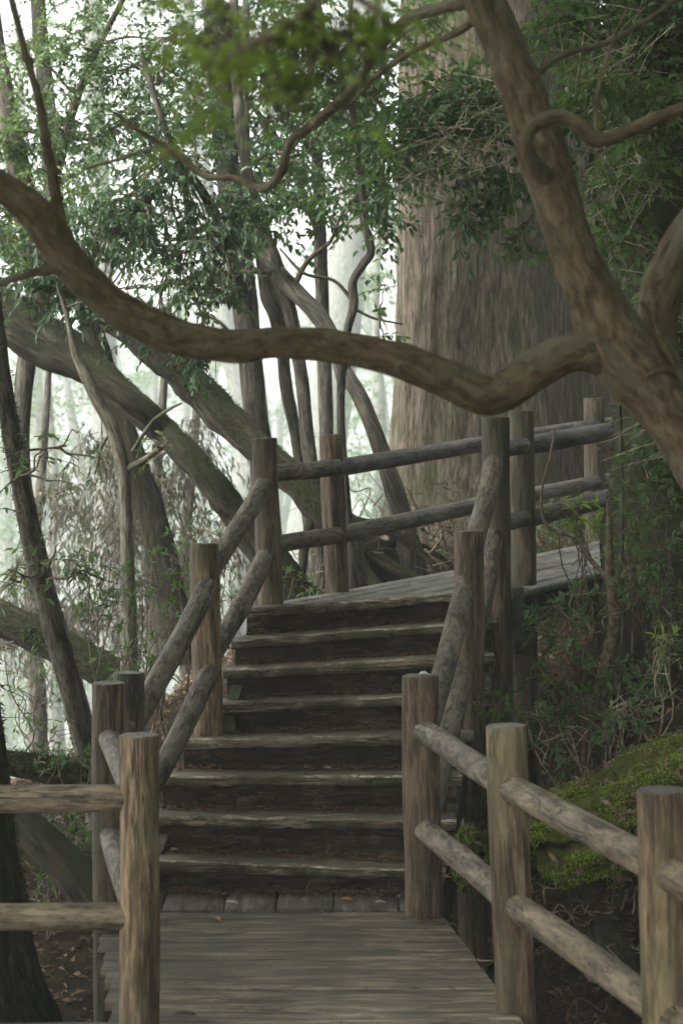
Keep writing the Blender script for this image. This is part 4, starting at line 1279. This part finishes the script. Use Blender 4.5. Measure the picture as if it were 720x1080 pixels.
shrub('shrub', 'dark glossy shrub beneath the edge of the upper boardwalk', foot_at(610, 770, 9.9),
      [CL(590, 640, 10.0, 22, 18, 8), CL(575, 700, 9.8, 22, 18, 9), CL(612, 620, 10.0, 20, 22, 7), CL(640, 700, 9.9, 26, 24, 7), CL(588, 660, 9.9, 20, 16, 6), CL(615, 740, 9.8, 26, 18, 7)], 'leaf_dark', seed=81)
shrub('shrub', 'low pale stemmed shrub with sparse leaves on the dark bank', foot_at(640, 790, 9.3),
      [CL(600, 770, 9.3, 34, 20, 7), CL(660, 740, 9.4, 34, 26, 7), CL(555, 760, 9.4, 24, 16, 6), CL(700, 700, 9.5, 26, 30, 5)], 'leaf_dark', seed=82, twig_m='twig_pale', stem_r=.009)
shrub('shrub', 'bright green seedling cluster low on the bank near the moss', foot_at(655, 800, 9.0),
      [CL(655, 755, 9.0, 14, 10, 5), CL(670, 745, 9.0, 12, 10, 4), CL(640, 765, 9.0, 12, 8, 3)], 'leaf_mid', seed=83, spray=(.10, 7, .045, .016))
shrub('shrub', 'leafy shrub against the foot of the dark mossy trunk', foot_at(690, 640, 10.18),
      [CL(675, 590, 10.08, 26, 24, 12), CL(705, 570, 10.08, 24, 26, 12), CL(690, 620, 9.98, 30, 24, 18), CL(680, 520, 10.03, 26, 30, 14), CL(710, 660, 9.88, 24, 30, 14), CL(665, 600, 9.98, 18, 20, 10), CL(700, 540, 10.08, 22, 20, 9), CL(660, 560, 10.18, 14, 18, 6)], 'leaf_mid', seed=84, spray=(.14, 7, .045, .015))
shrub('sapling', 'sapling with yellow green new leaves beside the boardwalk rail', foot_at(640, 690, 10.6),
      [CL(612, 548, 10.7, 12, 9, 3), CL(590, 530, 10.75, 24, 6, 4), CL(640, 545, 10.7, 22, 10, 5), CL(605, 545, 10.7, 8, 6, 3)], 'leaf_fresh', seed=85, spray=(.10, 6, .06, .017), cat='sapling')
shrub('sapling', 'small sapling with a lime leaf whorl in front of the dark bank', foot_at(700, 760, 9.6),
      [CL(700, 672, 9.6, 7, 5, 4)], 'leaf_fresh', seed=86, spray=(.05, 6, .055, .017), cat='sapling', twig_m='twig_pale')
shrub('shrub', 'small green shrub right of post beside the foot of the stairs', foot_at(530, 860, 9.3),
      [CL(525, 740, 9.4, 16, 10, 5), CL(548, 745, 9.4, 14, 10, 4), CL(500, 730, 9.5, 10, 6, 3)], 'leaf_mid', seed=87, spray=(.10, 7, .045, .014))
shrub('shrub', 'thin leaved shrub left of the stairs behind the twin posts', foot_at(130, 790, 10.3),
      [CL(120, 640, 10.6, 26, 26, 9), CL(150, 610, 10.6, 22, 26, 8), CL(95, 600, 10.6, 30, 20, 7), CL(135, 690, 10.4, 22, 20, 8), CL(180, 600, 10.8, 20, 24, 6)], 'leaf_mid', seed=88, spray=(.17, 7, .06, .016))
shrub('shrub', 'pale twiggy shrub in the bright gap at the left edge', foot_at(50, 840, 11.4),
      [CL(20, 740, 11.6, 34, 26, 6), CL(60, 770, 11.5, 30, 22, 6), CL(5, 690, 11.6, 26, 26, 5), CL(45, 720, 11.6, 30, 24, 5)], 'leaf_far', seed=89, spray=(.22, 6, .05, .015))
shrub('shrub', 'dark shrub beneath the top rail at the left edge', foot_at(70, 850, 10.0),
      [CL(60, 800, 10.0, 28, 12, 9), CL(95, 800, 10.0, 14, 16, 6), CL(70, 850, 9.9, 30, 16, 7)], 'leaf_dark', seed=90, spray=(.12, 7, .05, .016))
shrub('shrub', 'low green plants at the foot of the left corner post', foot_at(250, 660, 11.8),
      [CL(245, 630, 11.8, 16, 12, 6), CL(310, 610, 12.2, 24, 14, 8), CL(330, 640, 12.2, 20, 12, 6), CL(235, 590, 11.8, 12, 16, 5)], 'leaf_mid', seed=91, spray=(.10, 7, .04, .014))
shrub('shrub', 'leafy shrub in the gap between left stair post and sloping rails', foot_at(190, 780, 10.9),
      [CL(180, 660, 11, 22, 26, 8), CL(160, 710, 10.8, 14, 14, 5), CL(200, 560, 11.2, 24, 34, 8)], 'leaf_mid', seed=92, spray=(.15, 7, .055, .016))

shrub('shrub', 'low green plants on the slope between the boardwalk and the giant trunk', foot_at(590, 575, 14.6),
      [CL(560, 560, 14.4, 26, 12, 14), CL(610, 555, 14.6, 26, 12, 14), CL(520, 575, 14.2, 26, 10, 12), CL(590, 540, 15.2, 40, 10, 14), CL(470, 585, 14.6, 30, 12, 10)], 'leaf_mid', seed=97, spray=(.16, 7, .06, .02))
shrub('shrub', 'dark undergrowth between the diagonal mossy root and the deck', foot_at(60, 960, 9.6),
      [CL(70, 880, 9.7, 26, 16, 9), CL(50, 930, 9.5, 24, 14, 8), CL(95, 900, 9.6, 16, 20, 7)], 'leaf_dark', seed=98, spray=(.13, 7, .05, .017))
# thin bare stem by the boardwalk
tree('bare_stem', 'bare reddish stem with peeling bark rising in front of the boardwalk edge', 'sapling',
     [[(622, 800, 10.2, 22), (632, 735, 10.2, 18), (640, 690, 10.2, 14), (648, 660, 10.2, 13), (645, 625, 10.2, 11), (642, 590, 10.2, 10), (642, 560, 10.2, 7), (640, 530, 10.2, 3)],
      [(643, 612, 10.2, 6), (622, 590, 10.3, 5), (607, 567, 10.3, 5), (590, 562, 10.35, 4), (574, 550, 10.4, 4), (571, 520, 10.4, 3), (580, 480, 10.4, 3), (585, 452, 10.4, 2)]], [], 'twig', seed=93, sides=10, rough=.1, freq=12)
tree('bare_stem', 'straight thin dark stem in front of the boardwalk rail at the right', 'sapling',
     [[(658, 700, 10.3, 7), (655, 600, 10.3, 5), (655, 500, 10.3, 5), (652, 400, 10.3, 4), (650, 250, 10.3, 4), (645, 100, 10.3, 3), (640, -60, 10.3, 2)]], [], 'bark_thin', seed=94, sides=8)
# dead sticks on the right bank and the root tangle behind the railing
def sticks(name, label, cat, centre, n, spread, ln, r, mat, seed, zlift=.03):
    rng = np.random.default_rng(seed)
    b = Buf()
    c = np.array(centre)
    for _ in range(n):
        p = c + rng.normal(0, 1, 3) * np.array(spread)
        p[2] = max(p[2], gz(p[0], p[1]) + zlift)
        dv = unit(rng.normal(0, 1, 3) * np.array([1, .5, .75]))
        q = p + dv * ln * rng.uniform(.5, 1.2)
        limb(b, p, q, r * rng.uniform(.5, 1.2), .0015, rng, wig=.35, sides=5)
    o = b.build(name, M[mat], None, origin=tuple(centre))
    return tag(o, label, cat, kind='stuff')


sticks('root_tangle', 'tangle of reddish dead roots and twigs behind the upper railing', 'roots', P(440, 580, 14.0), 150, (.32, .35, .14), .5, .008, 'twig', 3)
sticks('dead_twigs', 'tangle of dry grey twigs on the bank under the boardwalk', 'twigs', P(640, 720, 9.9), 45, (.25, .3, .25), .32, .004, 'twig', 4)
sticks('dead_twigs', 'dry twigs scattered below the lower deck railing', 'twigs', P(620, 985, 7.7), 40, (.16, .3, .1), .2, .004, 'twig', 6)


# --- 9. mossy boulders on the right
def boulder(label, centre, radii, seed, nfur=6000, name='mossy_boulder', tilt=0.0):
    rng = np.random.default_rng(int(seed * 10))
    import bmesh
    bm = bmesh.new()
    bmesh.ops.create_icosphere(bm, subdivisions=5, radius=1)
    V = []
    for v in bm.verts:
        p = v.co.normalized()
        k = 1 + .34 * nz(p.x * 1.7 + seed, p.y * 1.7, p.z * 1.7) + .24 * nz(p.x * 4 + seed, p.y * 4, p.z * 4) + .09 * nz(p.x * 10, p.y * 10 + seed, p.z * 10)
        V.append((p.x * radii[0] * k, p.y * radii[1] * k, p.z * radii[2] * k))
    F_ = [tuple(v.index for v in f.verts) for f in bm.faces]
    bm.verts.ensure_lookup_table()
    bm.free()
    V = np.array(V)
    ct, st_ = math.cos(tilt), math.sin(tilt)
    V = np.stack([V[:, 0] * ct - V[:, 2] * st_, V[:, 1], V[:, 0] * st_ + V[:, 2] * ct], 1)
    root = thing(name, label, 'boulder', Vector(centre) - Vector((0, 0, radii[2] * .8)))
    b = Buf(); b.add(V + np.array(centre), F_)
    b.build('rock', M['rock'], root)
    T = np.array(F_)
    n = unit(np.cross(V[T[:, 1]] - V[T[:, 0]], V[T[:, 2]] - V[T[:, 0]]))
    cen = V[T].mean(1)
    pn = np.array([nz(*(c_ * 4.5 + seed)) for c_ in cen])
    ok = np.where((n[:, 2] > -.45) & (pn > -.2))[0]
    pick = rng.choice(ok, nfur)
    w = rng.dirichlet((1, 1, 1), nfur)
    p = (V[T[pick]] * w[..., None]).sum(1) + np.array(centre)
    d = n[pick] * .7 + rng.normal(0, .45, (nfur, 3)) + np.array([0, -.15, -.35])
    fb = Buf()
    leaves(fb, p - n[pick] * .004, d, n[pick] + rng.normal(0, .3, (nfur, 3)), rng.uniform(.006, .017, nfur) * (1 + 1.2 * rng.uniform(0, 1, nfur) ** 5), rng.uniform(.003, .006, nfur), simple=True, droop=.6)
    k = rng.choice(ok, nfur // 60)
    leaves(fb, cen[k] + np.array(centre) + n[k] * .012, rng.normal(0, 1, (len(k), 3)), n[k] + rng.normal(0, .3, (len(k), 3)), rng.uniform(.03, .07, len(k)), rng.uniform(.006, .022, len(k)), 1, simple=True)
    o = fb.build('moss', [M['moss'], M['leaf_litter']], root, smooth=False)
    o['kind'] = 'stuff'
    return root


boulder('large boulder thick with bright moss beyond the right railing', P(712, 846, 8.4), (.62, .55, .21), 3.1, 60000, tilt=.30)
boulder('low mossy mound between the two nearer right railing posts', P(598, 893, 8.0), (.27, .32, .115), 5.7, 24000)
boulder('small hanging moss cushion beside the post at the stair foot', P(503, 905, 8.7), (.10, .2, .13), 9.2, 8000)
tree('mossy_stump', 'small pointed mossy stump under the right railing', 'stump', [[(648, 1025, 7.6, 70), (645, 1000, 7.6, 44), (638, 980, 7.6, 26), (633, 962, 7.6, 13), (631, 952, 7.6, 5)]], [], 'bark_moss', seed=96, sides=14, rough=.15, freq=9)


# --- 10. litter and fallen leaves
def litter():
    rng = np.random.default_rng(8)
    n = 40000
    x = rng.uniform(-3.6, 3.6, n); y = rng.uniform(6.6, 17.8, n)
    keep = ~((x > -1.0) & (x < .42) & (y < 12.2))
    x, y = x[keep], y[keep]
    z = ground_arr(x, y) + np.array([nz(a * .9, b * .9) * .11 + nz(a * 3.1, b * 3.1, 4) * .05 + nz(a * 9, b * 9, 9) * .018 for a, b in zip(x, y)]) * 1.3 + .012
    m = len(x)
    d = rng.normal(0, 1, (m, 3)); d[:, 2] *= .35
    b = Buf()
    leaves(b, np.stack([x, y, z], 1), d, np.array([0, 0, 1.0]) + rng.normal(0, .35, (m, 3)), rng.uniform(.03, .075, m), rng.uniform(.012, .03, m), simple=True, droop=.2, fold=.25)
    o = b.build('leaf_litter', M['leaf_litter'], None, smooth=False)
    tag(o, 'brown dead leaves and needles covering the forest floor', 'litter', kind='stuff')
    # needles and crumbs at the foot of each riser
    b = Buf()
    P_ = []; n2 = 0
    for i in range(9):
        if i == 0: a, c = Vector((-.93, 8.73, .012)), Vector((.42, 8.67, .012))
        elif i < 8:
            a, c = ENDS[i - 1][0] + Vector((0, .21, .003)), ENDS[i - 1][1] + Vector((0, .21, .003))
        else: continue
        k = 1100 if i == 0 else (520 if i < 5 else 260)
        t = rng.uniform(0.02, .98, k)
        q = np.array(a)[None] * (1 - t[:, None]) + np.array(c)[None] * t[:, None]
        q[:, 1] -= np.abs(rng.normal(0, .035, k)); q[:, 2] += rng.uniform(.001, .012, k)
        P_.append(q)
    q = np.concatenate(P_); m = len(q)
    d = rng.normal(0, 1, (m, 3)); d[:, 2] *= .2
    leaves(b, q, d, np.array([0, 0, 1.0]) + rng.normal(0, .3, (m, 3)), rng.uniform(.014, .055, m), rng.uniform(.003, .013, m), simple=True, droop=.1)
    m = 170
    yy = rng.uniform(6.7, 8.35, m); xx = rng.uniform(-.72, .36, m) - .15 * (yy - 7.8) + .02
    d = rng.normal(0, 1, (m, 3)); d[:, 2] *= .1
    leaves(b, np.stack([xx, yy, np.full(m, .006)], 1), d, np.array([0, 0, 1.0]) + rng.normal(0, .2, (m, 3)), rng.uniform(.012, .045, m), rng.uniform(.002, .009, m), simple=True, droop=.1)
    o = b.build('stair_litter', M['leaf_litter'], None, smooth=False)
    tag(o, 'brown needles and crumbs on the deck and at the back of each step', 'litter', kind='stuff')


litter()


def flat_mat(name, c):
    m, nt, out = new_mat(name)
    v = coords(nt, (1, 1, 1))
    n = tex(nt, v, 60, 4)
    princ(nt, out, ramp(nt, n, [(.3, tuple(k * .65 for k in c)), (.7, c)]), .6, None, .3)
    return m


FL = {'tan': flat_mat('tan_leaf', (.34, .22, .13)), 'orange': flat_mat('orange_leaf', (.55, .22, .03)), 'pale': flat_mat('pale_leaf', (.45, .43, .37)), 'brown': flat_mat('brown_leaf', (.12, .07, .045)), 'red': flat_mat('red_leaf', (.25, .05, .03)), 'white': flat_mat('white_petal', (.75, .76, .70))}


def fallen(label, px, py, z, ln, wd, ang, mat, curl=.3, name='fallen_leaf', cat='leaf', d=None):
    # the spot on a horizontal surface at height z
    if d is None:
        for d_ in np.arange(5.5, 12, .005):
            if P(px, py, d_).z <= z: d = d_; break
    p = P(px, py, d); p.z = z + .004
    b = Buf()
    leaves(b, np.array([[0, 0, 0.0]]), np.array([[math.cos(ang), math.sin(ang), curl * .6]]), np.array([[.1, -.25, 1.0]]), [ln], [wd], droop=curl, fold=.3)
    o = b.build(name, FL[mat], None, smooth=False)
    o.location = p
    return tag(o, label, cat)


fallen('curled tan leaf at the foot of the right post beside the stairs', 431, 966, .0, .055, .03, .5, 'tan', .5)
fallen('upright folded tan leaf against the right post at the stair foot', 438, 962, .0, .06, .03, 1.2, 'tan', -.6)
fallen('dark dry stem leaf lying on the deck corner by the right post', 434, 969, .0, .10, .012, -.5, 'brown', .1)
fallen('small orange leaf on the sill boards under the first step', 358, 950, .012, .06, .022, .1, 'orange', .1)
fallen('pale curled leaf on the sill boards near the left', 237, 953, .012, .06, .022, -.2, 'pale', .2)
fallen('reddish leaf near the edge of the sill boards at left', 224, 970, .0, .05, .03, -.7, 'tan', .4)
fallen('dark curled leaf on the deck near the bottom edge', 180, 1072, .0, .10, .025, .05, 'brown', .3)
fallen('pale leaf on the sill boards near the right post', 395, 953, .012, .05, .018, .2, 'pale', .2)
fallen('dry tan leaf on the first step at its left end', 178, 898, ENDS[0][0].z, .05, .022, .1, 'tan', .2)
fallen('dark leaf on the first step toward the right', 375, 908, ENDS[0][1].z, .05, .02, .1, 'brown', .2)
fallen('pale greenish leaf on the third step', 340, 811, ENDS[2][0].z, .05, .022, -.3, 'pale', .2)
fallen('small red leaf on the fourth step near the right post', 418, 772, ENDS[3][1].z, .06, .012, .05, 'red', .1)
fallen('white petal on top of the post beside the stair foot', 441, 713, P(443, 712, 8.3).z, .05, .03, .2, 'white', .2, 'petal', 'petal', 8.28)

# --- 11. the wood in the fog behind
def far_wood2():
    rng = np.random.default_rng(19)
    b = Buf(); cl = []
    for k in range(64):
        y = 80 + 150 * rng.uniform(0, 1) ** 1.1; x = rng.uniform(-.22, .17) * y
        z = gz(x, y)
        top = min(z + rng.uniform(22, 44), 38)
        r = rng.uniform(.25, .6)
        q = spline([(x, y, z - .5, r), (x + rng.normal(0, .8), y, z + (top - z) * .5, r * .75), (x + rng.normal(0, 1.6), y, top, .12)], 6)
        tube(b, q[:, :3], q[:, 3], 8, .05, .6, k, mat=1)
        for j in range(11):
            zc = z + (top - z) * rng.uniform(.12, 1)
            cl.append(((x + rng.normal(0, 3.0), y + rng.normal(0, 2.5), zc), (2.6, 2.6, 1.1), 22))
    cluster_sprays(b, cl, 1.3, 10, .34, .15, simple=True, rng=rng, twig_r=.012)
    o = b.build('distant_wood', [M['leaf_far'], M['bark_pale']], None, smooth=False)
    tag(o, 'misty wood fading into white fog beyond the leaning trunks', 'wood', kind='stuff')


far_wood2()

# ------------------------------------------------------------------ unseen leaf masses added overhead and at the sides to darken the path
def shade_canopy(root, spots, anchor, bark_m, leaf_m, seed, dens=1.0):
    rng = np.random.default_rng(seed)
    cb = Buf(); cl = []
    for (x, y, z, r) in spots:
        lb = Buf()
        limb(lb, anchor, (x, y, z), .05, .012, rng)
        lb.build('limb', M[bark_m], root)
        cl.append(((x, y, z), (r, r, r * .45), int(190 * r * r * dens)))
    cluster_sprays(cb, cl, .55, 11, .15, .06, simple=True, rng=rng, twig_r=.005)
    cb.build('shade_crown', [M[leaf_m], M['twig']], root, smooth=False)


bpy.context.view_layer.update()
OBJ = bpy.data.objects


def find(label):
    return [o for o in OBJ if o.get('label', '').startswith(label)][0]


shade_canopy(ftree, [(0, 1.0, 5.4, 1.6), (-1.8, 3.2, 5.2, 1.5), (1.4, 3.0, 5.0, 1.5), (0.2, 5.0, 5.3, 1.5), (2.6, 5.2, 5.2, 1.5), (-2.0, 5.8, 5.6, 1.5), (1.3, 7.0, 5.7, 1.4), (-.6, 7.4, 5.8, 1.3), (0.3, -1.5, 5.0, 1.9), (-2.4, .5, 5.2, 1.9), (2.6, .8, 5.0, 1.9), (-1.5, -3.5, 4.6, 1.9), (1.5, -4, 4.6, 1.9), (4, -2, 4.6, 2), (-4, -2, 4.6, 2), (3.0, 3.8, 3.3, 1.5), (2.7, 1.6, 3.0, 1.5), (-2.9, 1.4, 3.0, 1.5)],
       P(330, -480, 6), 'bark_near', 'leaf_mid', 201)
shade_canopy(find('dark trunk furred'), [(1.5, 9.4, 6.3, 1.5), (3.2, 9.0, 6.0, 1.7), (3.4, 11.8, 6.6, 1.7), (.4, 9.8, 6.6, 1.4), (4.0, 6.8, 6, 1.7), (2.4, 12.6, 7.2, 1.5), (4.6, 13.5, 7.5, 2), (4.8, 10.5, 5.4, 1.8), (4.5, 3.5, 4.6, 1.9), (3.9, 7.0, 3.6, 1.5), (4.2, 9.4, 4.2, 1.5)], P(690, -700, 10.92), 'bark_thin', 'leaf_dark', 202)
shade_canopy(find('dark mossy tree foot'), [(-3.2, 7.6, 5.6, 1.6), (-2.2, 9.4, 6.3, 1.4), (-4.4, 9.4, 6.0, 1.7), (-1.0, 9.0, 6.6, 1.2), (-4.2, 5.4, 5.4, 1.7), (-3.4, 3.0, 5.2, 1.6), (-4.3, 7.0, 3.0, 1.6), (-4.0, 5.0, 2.6, 1.6), (-3.6, 3.2, 3.4, 1.6), (-4.6, 8.6, 4.2, 1.5), (-5.0, 6.5, 1.4, 1.6)], P(-160, -500, 7.8), 'bark_thin', 'leaf_dark', 203)
shade_canopy(find('giant reddish cedar'), [(-.2, 12.0, 7.2, 1.5), (1.1, 11.6, 7.4, 1.5), (.4, 14.0, 8.0, 1.7), (2.6, 15.0, 8.2, 1.8), (-1.4, 11.2, 7.0, 1.3)], (1.2, 17.6, 9.0), 'bark_cedar', 'leaf_dark', 204)

# ------------------------------------------------------------------ fog
def haze():
    m, nt, out = new_mat('fog')
    v = nt.nodes.new('ShaderNodeVolumePrincipled')
    v.inputs['Color'].default_value = (.88, .95, .95, 1)
    v.inputs['Density'].default_value = HAZE
    v.inputs['Anisotropy'].default_value = 0.0
    nt.links.new(v.outputs[0], out.inputs['Volume'])
    b = Buf()
    x0, x1, y0, y1, z0, z1 = -117, 117, -22, 248, -38.5, 42
    hexa(b, [(x0, y0, z0), (x1, y0, z0), (x1, y1, z0), (x0, y1, z0)], [(x0, y0, z1), (x1, y0, z1), (x1, y1, z1), (x0, y1, z1)])
    o = b.build('haze', m, None, smooth=False)
    tag(o, 'thin white mist filling the forest', 'haze', kind='stuff')


HAZE = .0027
haze()

# ------------------------------------------------------------------ light
w = bpy.data.worlds.new('World'); SC.world = w; w.use_nodes = True
nt = w.node_tree; nt.nodes.clear()
wo = nt.nodes.new('ShaderNodeOutputWorld'); bg = nt.nodes.new('ShaderNodeBackground')
sk = nt.nodes.new('ShaderNodeTexSky'); sk.sky_type = 'NISHITA'; sk.sun_disc = False
SUN_EL, SUN_AZ = math.radians(50), math.radians(-122)     # azimuth from +Y towards +X
sk.sun_elevation = SUN_EL; sk.sun_rotation = SUN_AZ
sk.air_density = 1.0; sk.dust_density = 4.0; sk.ozone_density = 1.0
tcw = nt.nodes.new('ShaderNodeTexCoord'); sxw = nt.nodes.new('ShaderNodeSeparateXYZ'); cxw = nt.nodes.new('ShaderNodeCombineXYZ')
nt.links.new(tcw.outputs['Generated'], sxw.inputs[0])
nt.links.new(sxw.outputs[0], cxw.inputs[0]); nt.links.new(sxw.outputs[1], cxw.inputs[1])
nt.links.new(math_(nt, 'MAXIMUM', sxw.outputs[2], .03), cxw.inputs[2])      # the valley below the horizon is filled with the same mist
nt.links.new(cxw.outputs[0], sk.inputs['Vector'])
hs = nt.nodes.new('ShaderNodeHueSaturation'); hs.inputs['Saturation'].default_value = .24
nt.links.new(sk.outputs[0], hs.inputs['Color']); nt.links.new(mixc(nt, 1.0, hs.outputs[0], (1.0, .985, .935), 'MULTIPLY'), bg.inputs[0])
bg.inputs[1].default_value = .12
nt.links.new(bg.outputs[0], wo.inputs[0])
sl = bpy.data.lights.new('sun', 'SUN'); sl.energy = 1.3; sl.angle = math.radians(16); sl.color = (1, .97, .92)
so = bpy.data.objects.new('sun', sl); COL.objects.link(so)
dirv = Vector((math.sin(SUN_AZ) * math.cos(SUN_EL), math.cos(SUN_AZ) * math.cos(SUN_EL), math.sin(SUN_EL)))
so.rotation_euler = dirv.to_track_quat('Z', 'Y').to_euler()
so.location = dirv * 30

# ------------------------------------------------------------------ camera
cam = bpy.data.cameras.new('camera')
cam.sensor_fit = 'VERTICAL'; cam.sensor_height = 36; cam.sensor_width = 24
cam.lens = F / 1080 * 36
cam.clip_start = .05; cam.clip_end = 900
cam.dof.use_dof = True; cam.dof.focus_distance = 9.3; cam.dof.aperture_fstop = 5.0
co = bpy.data.objects.new('camera', cam); COL.objects.link(co)
co.location = (0, 0, H); co.rotation_euler = (math.radians(90) - TH, 0, 0)
SC.camera = co

SC.view_settings.view_transform = 'Standard'; SC.view_settings.look = 'None'
SC.view_settings.gamma = 1; SC.view_settings.use_curve_mapping = False
SC.view_settings.exposure = 2.45
cy = SC.cycles
cy.use_denoising = True
try: cy.denoiser = 'OPENIMAGEDENOISE'
except Exception: pass
cy.max_bounces = 8; cy.diffuse_bounces = 2; cy.glossy_bounces = 2; cy.transmission_bounces = 3; cy.volume_bounces = 2; cy.transparent_max_bounces = 4
cy.sample_clamp_indirect = 4.0
cy.use_adaptive_sampling = False
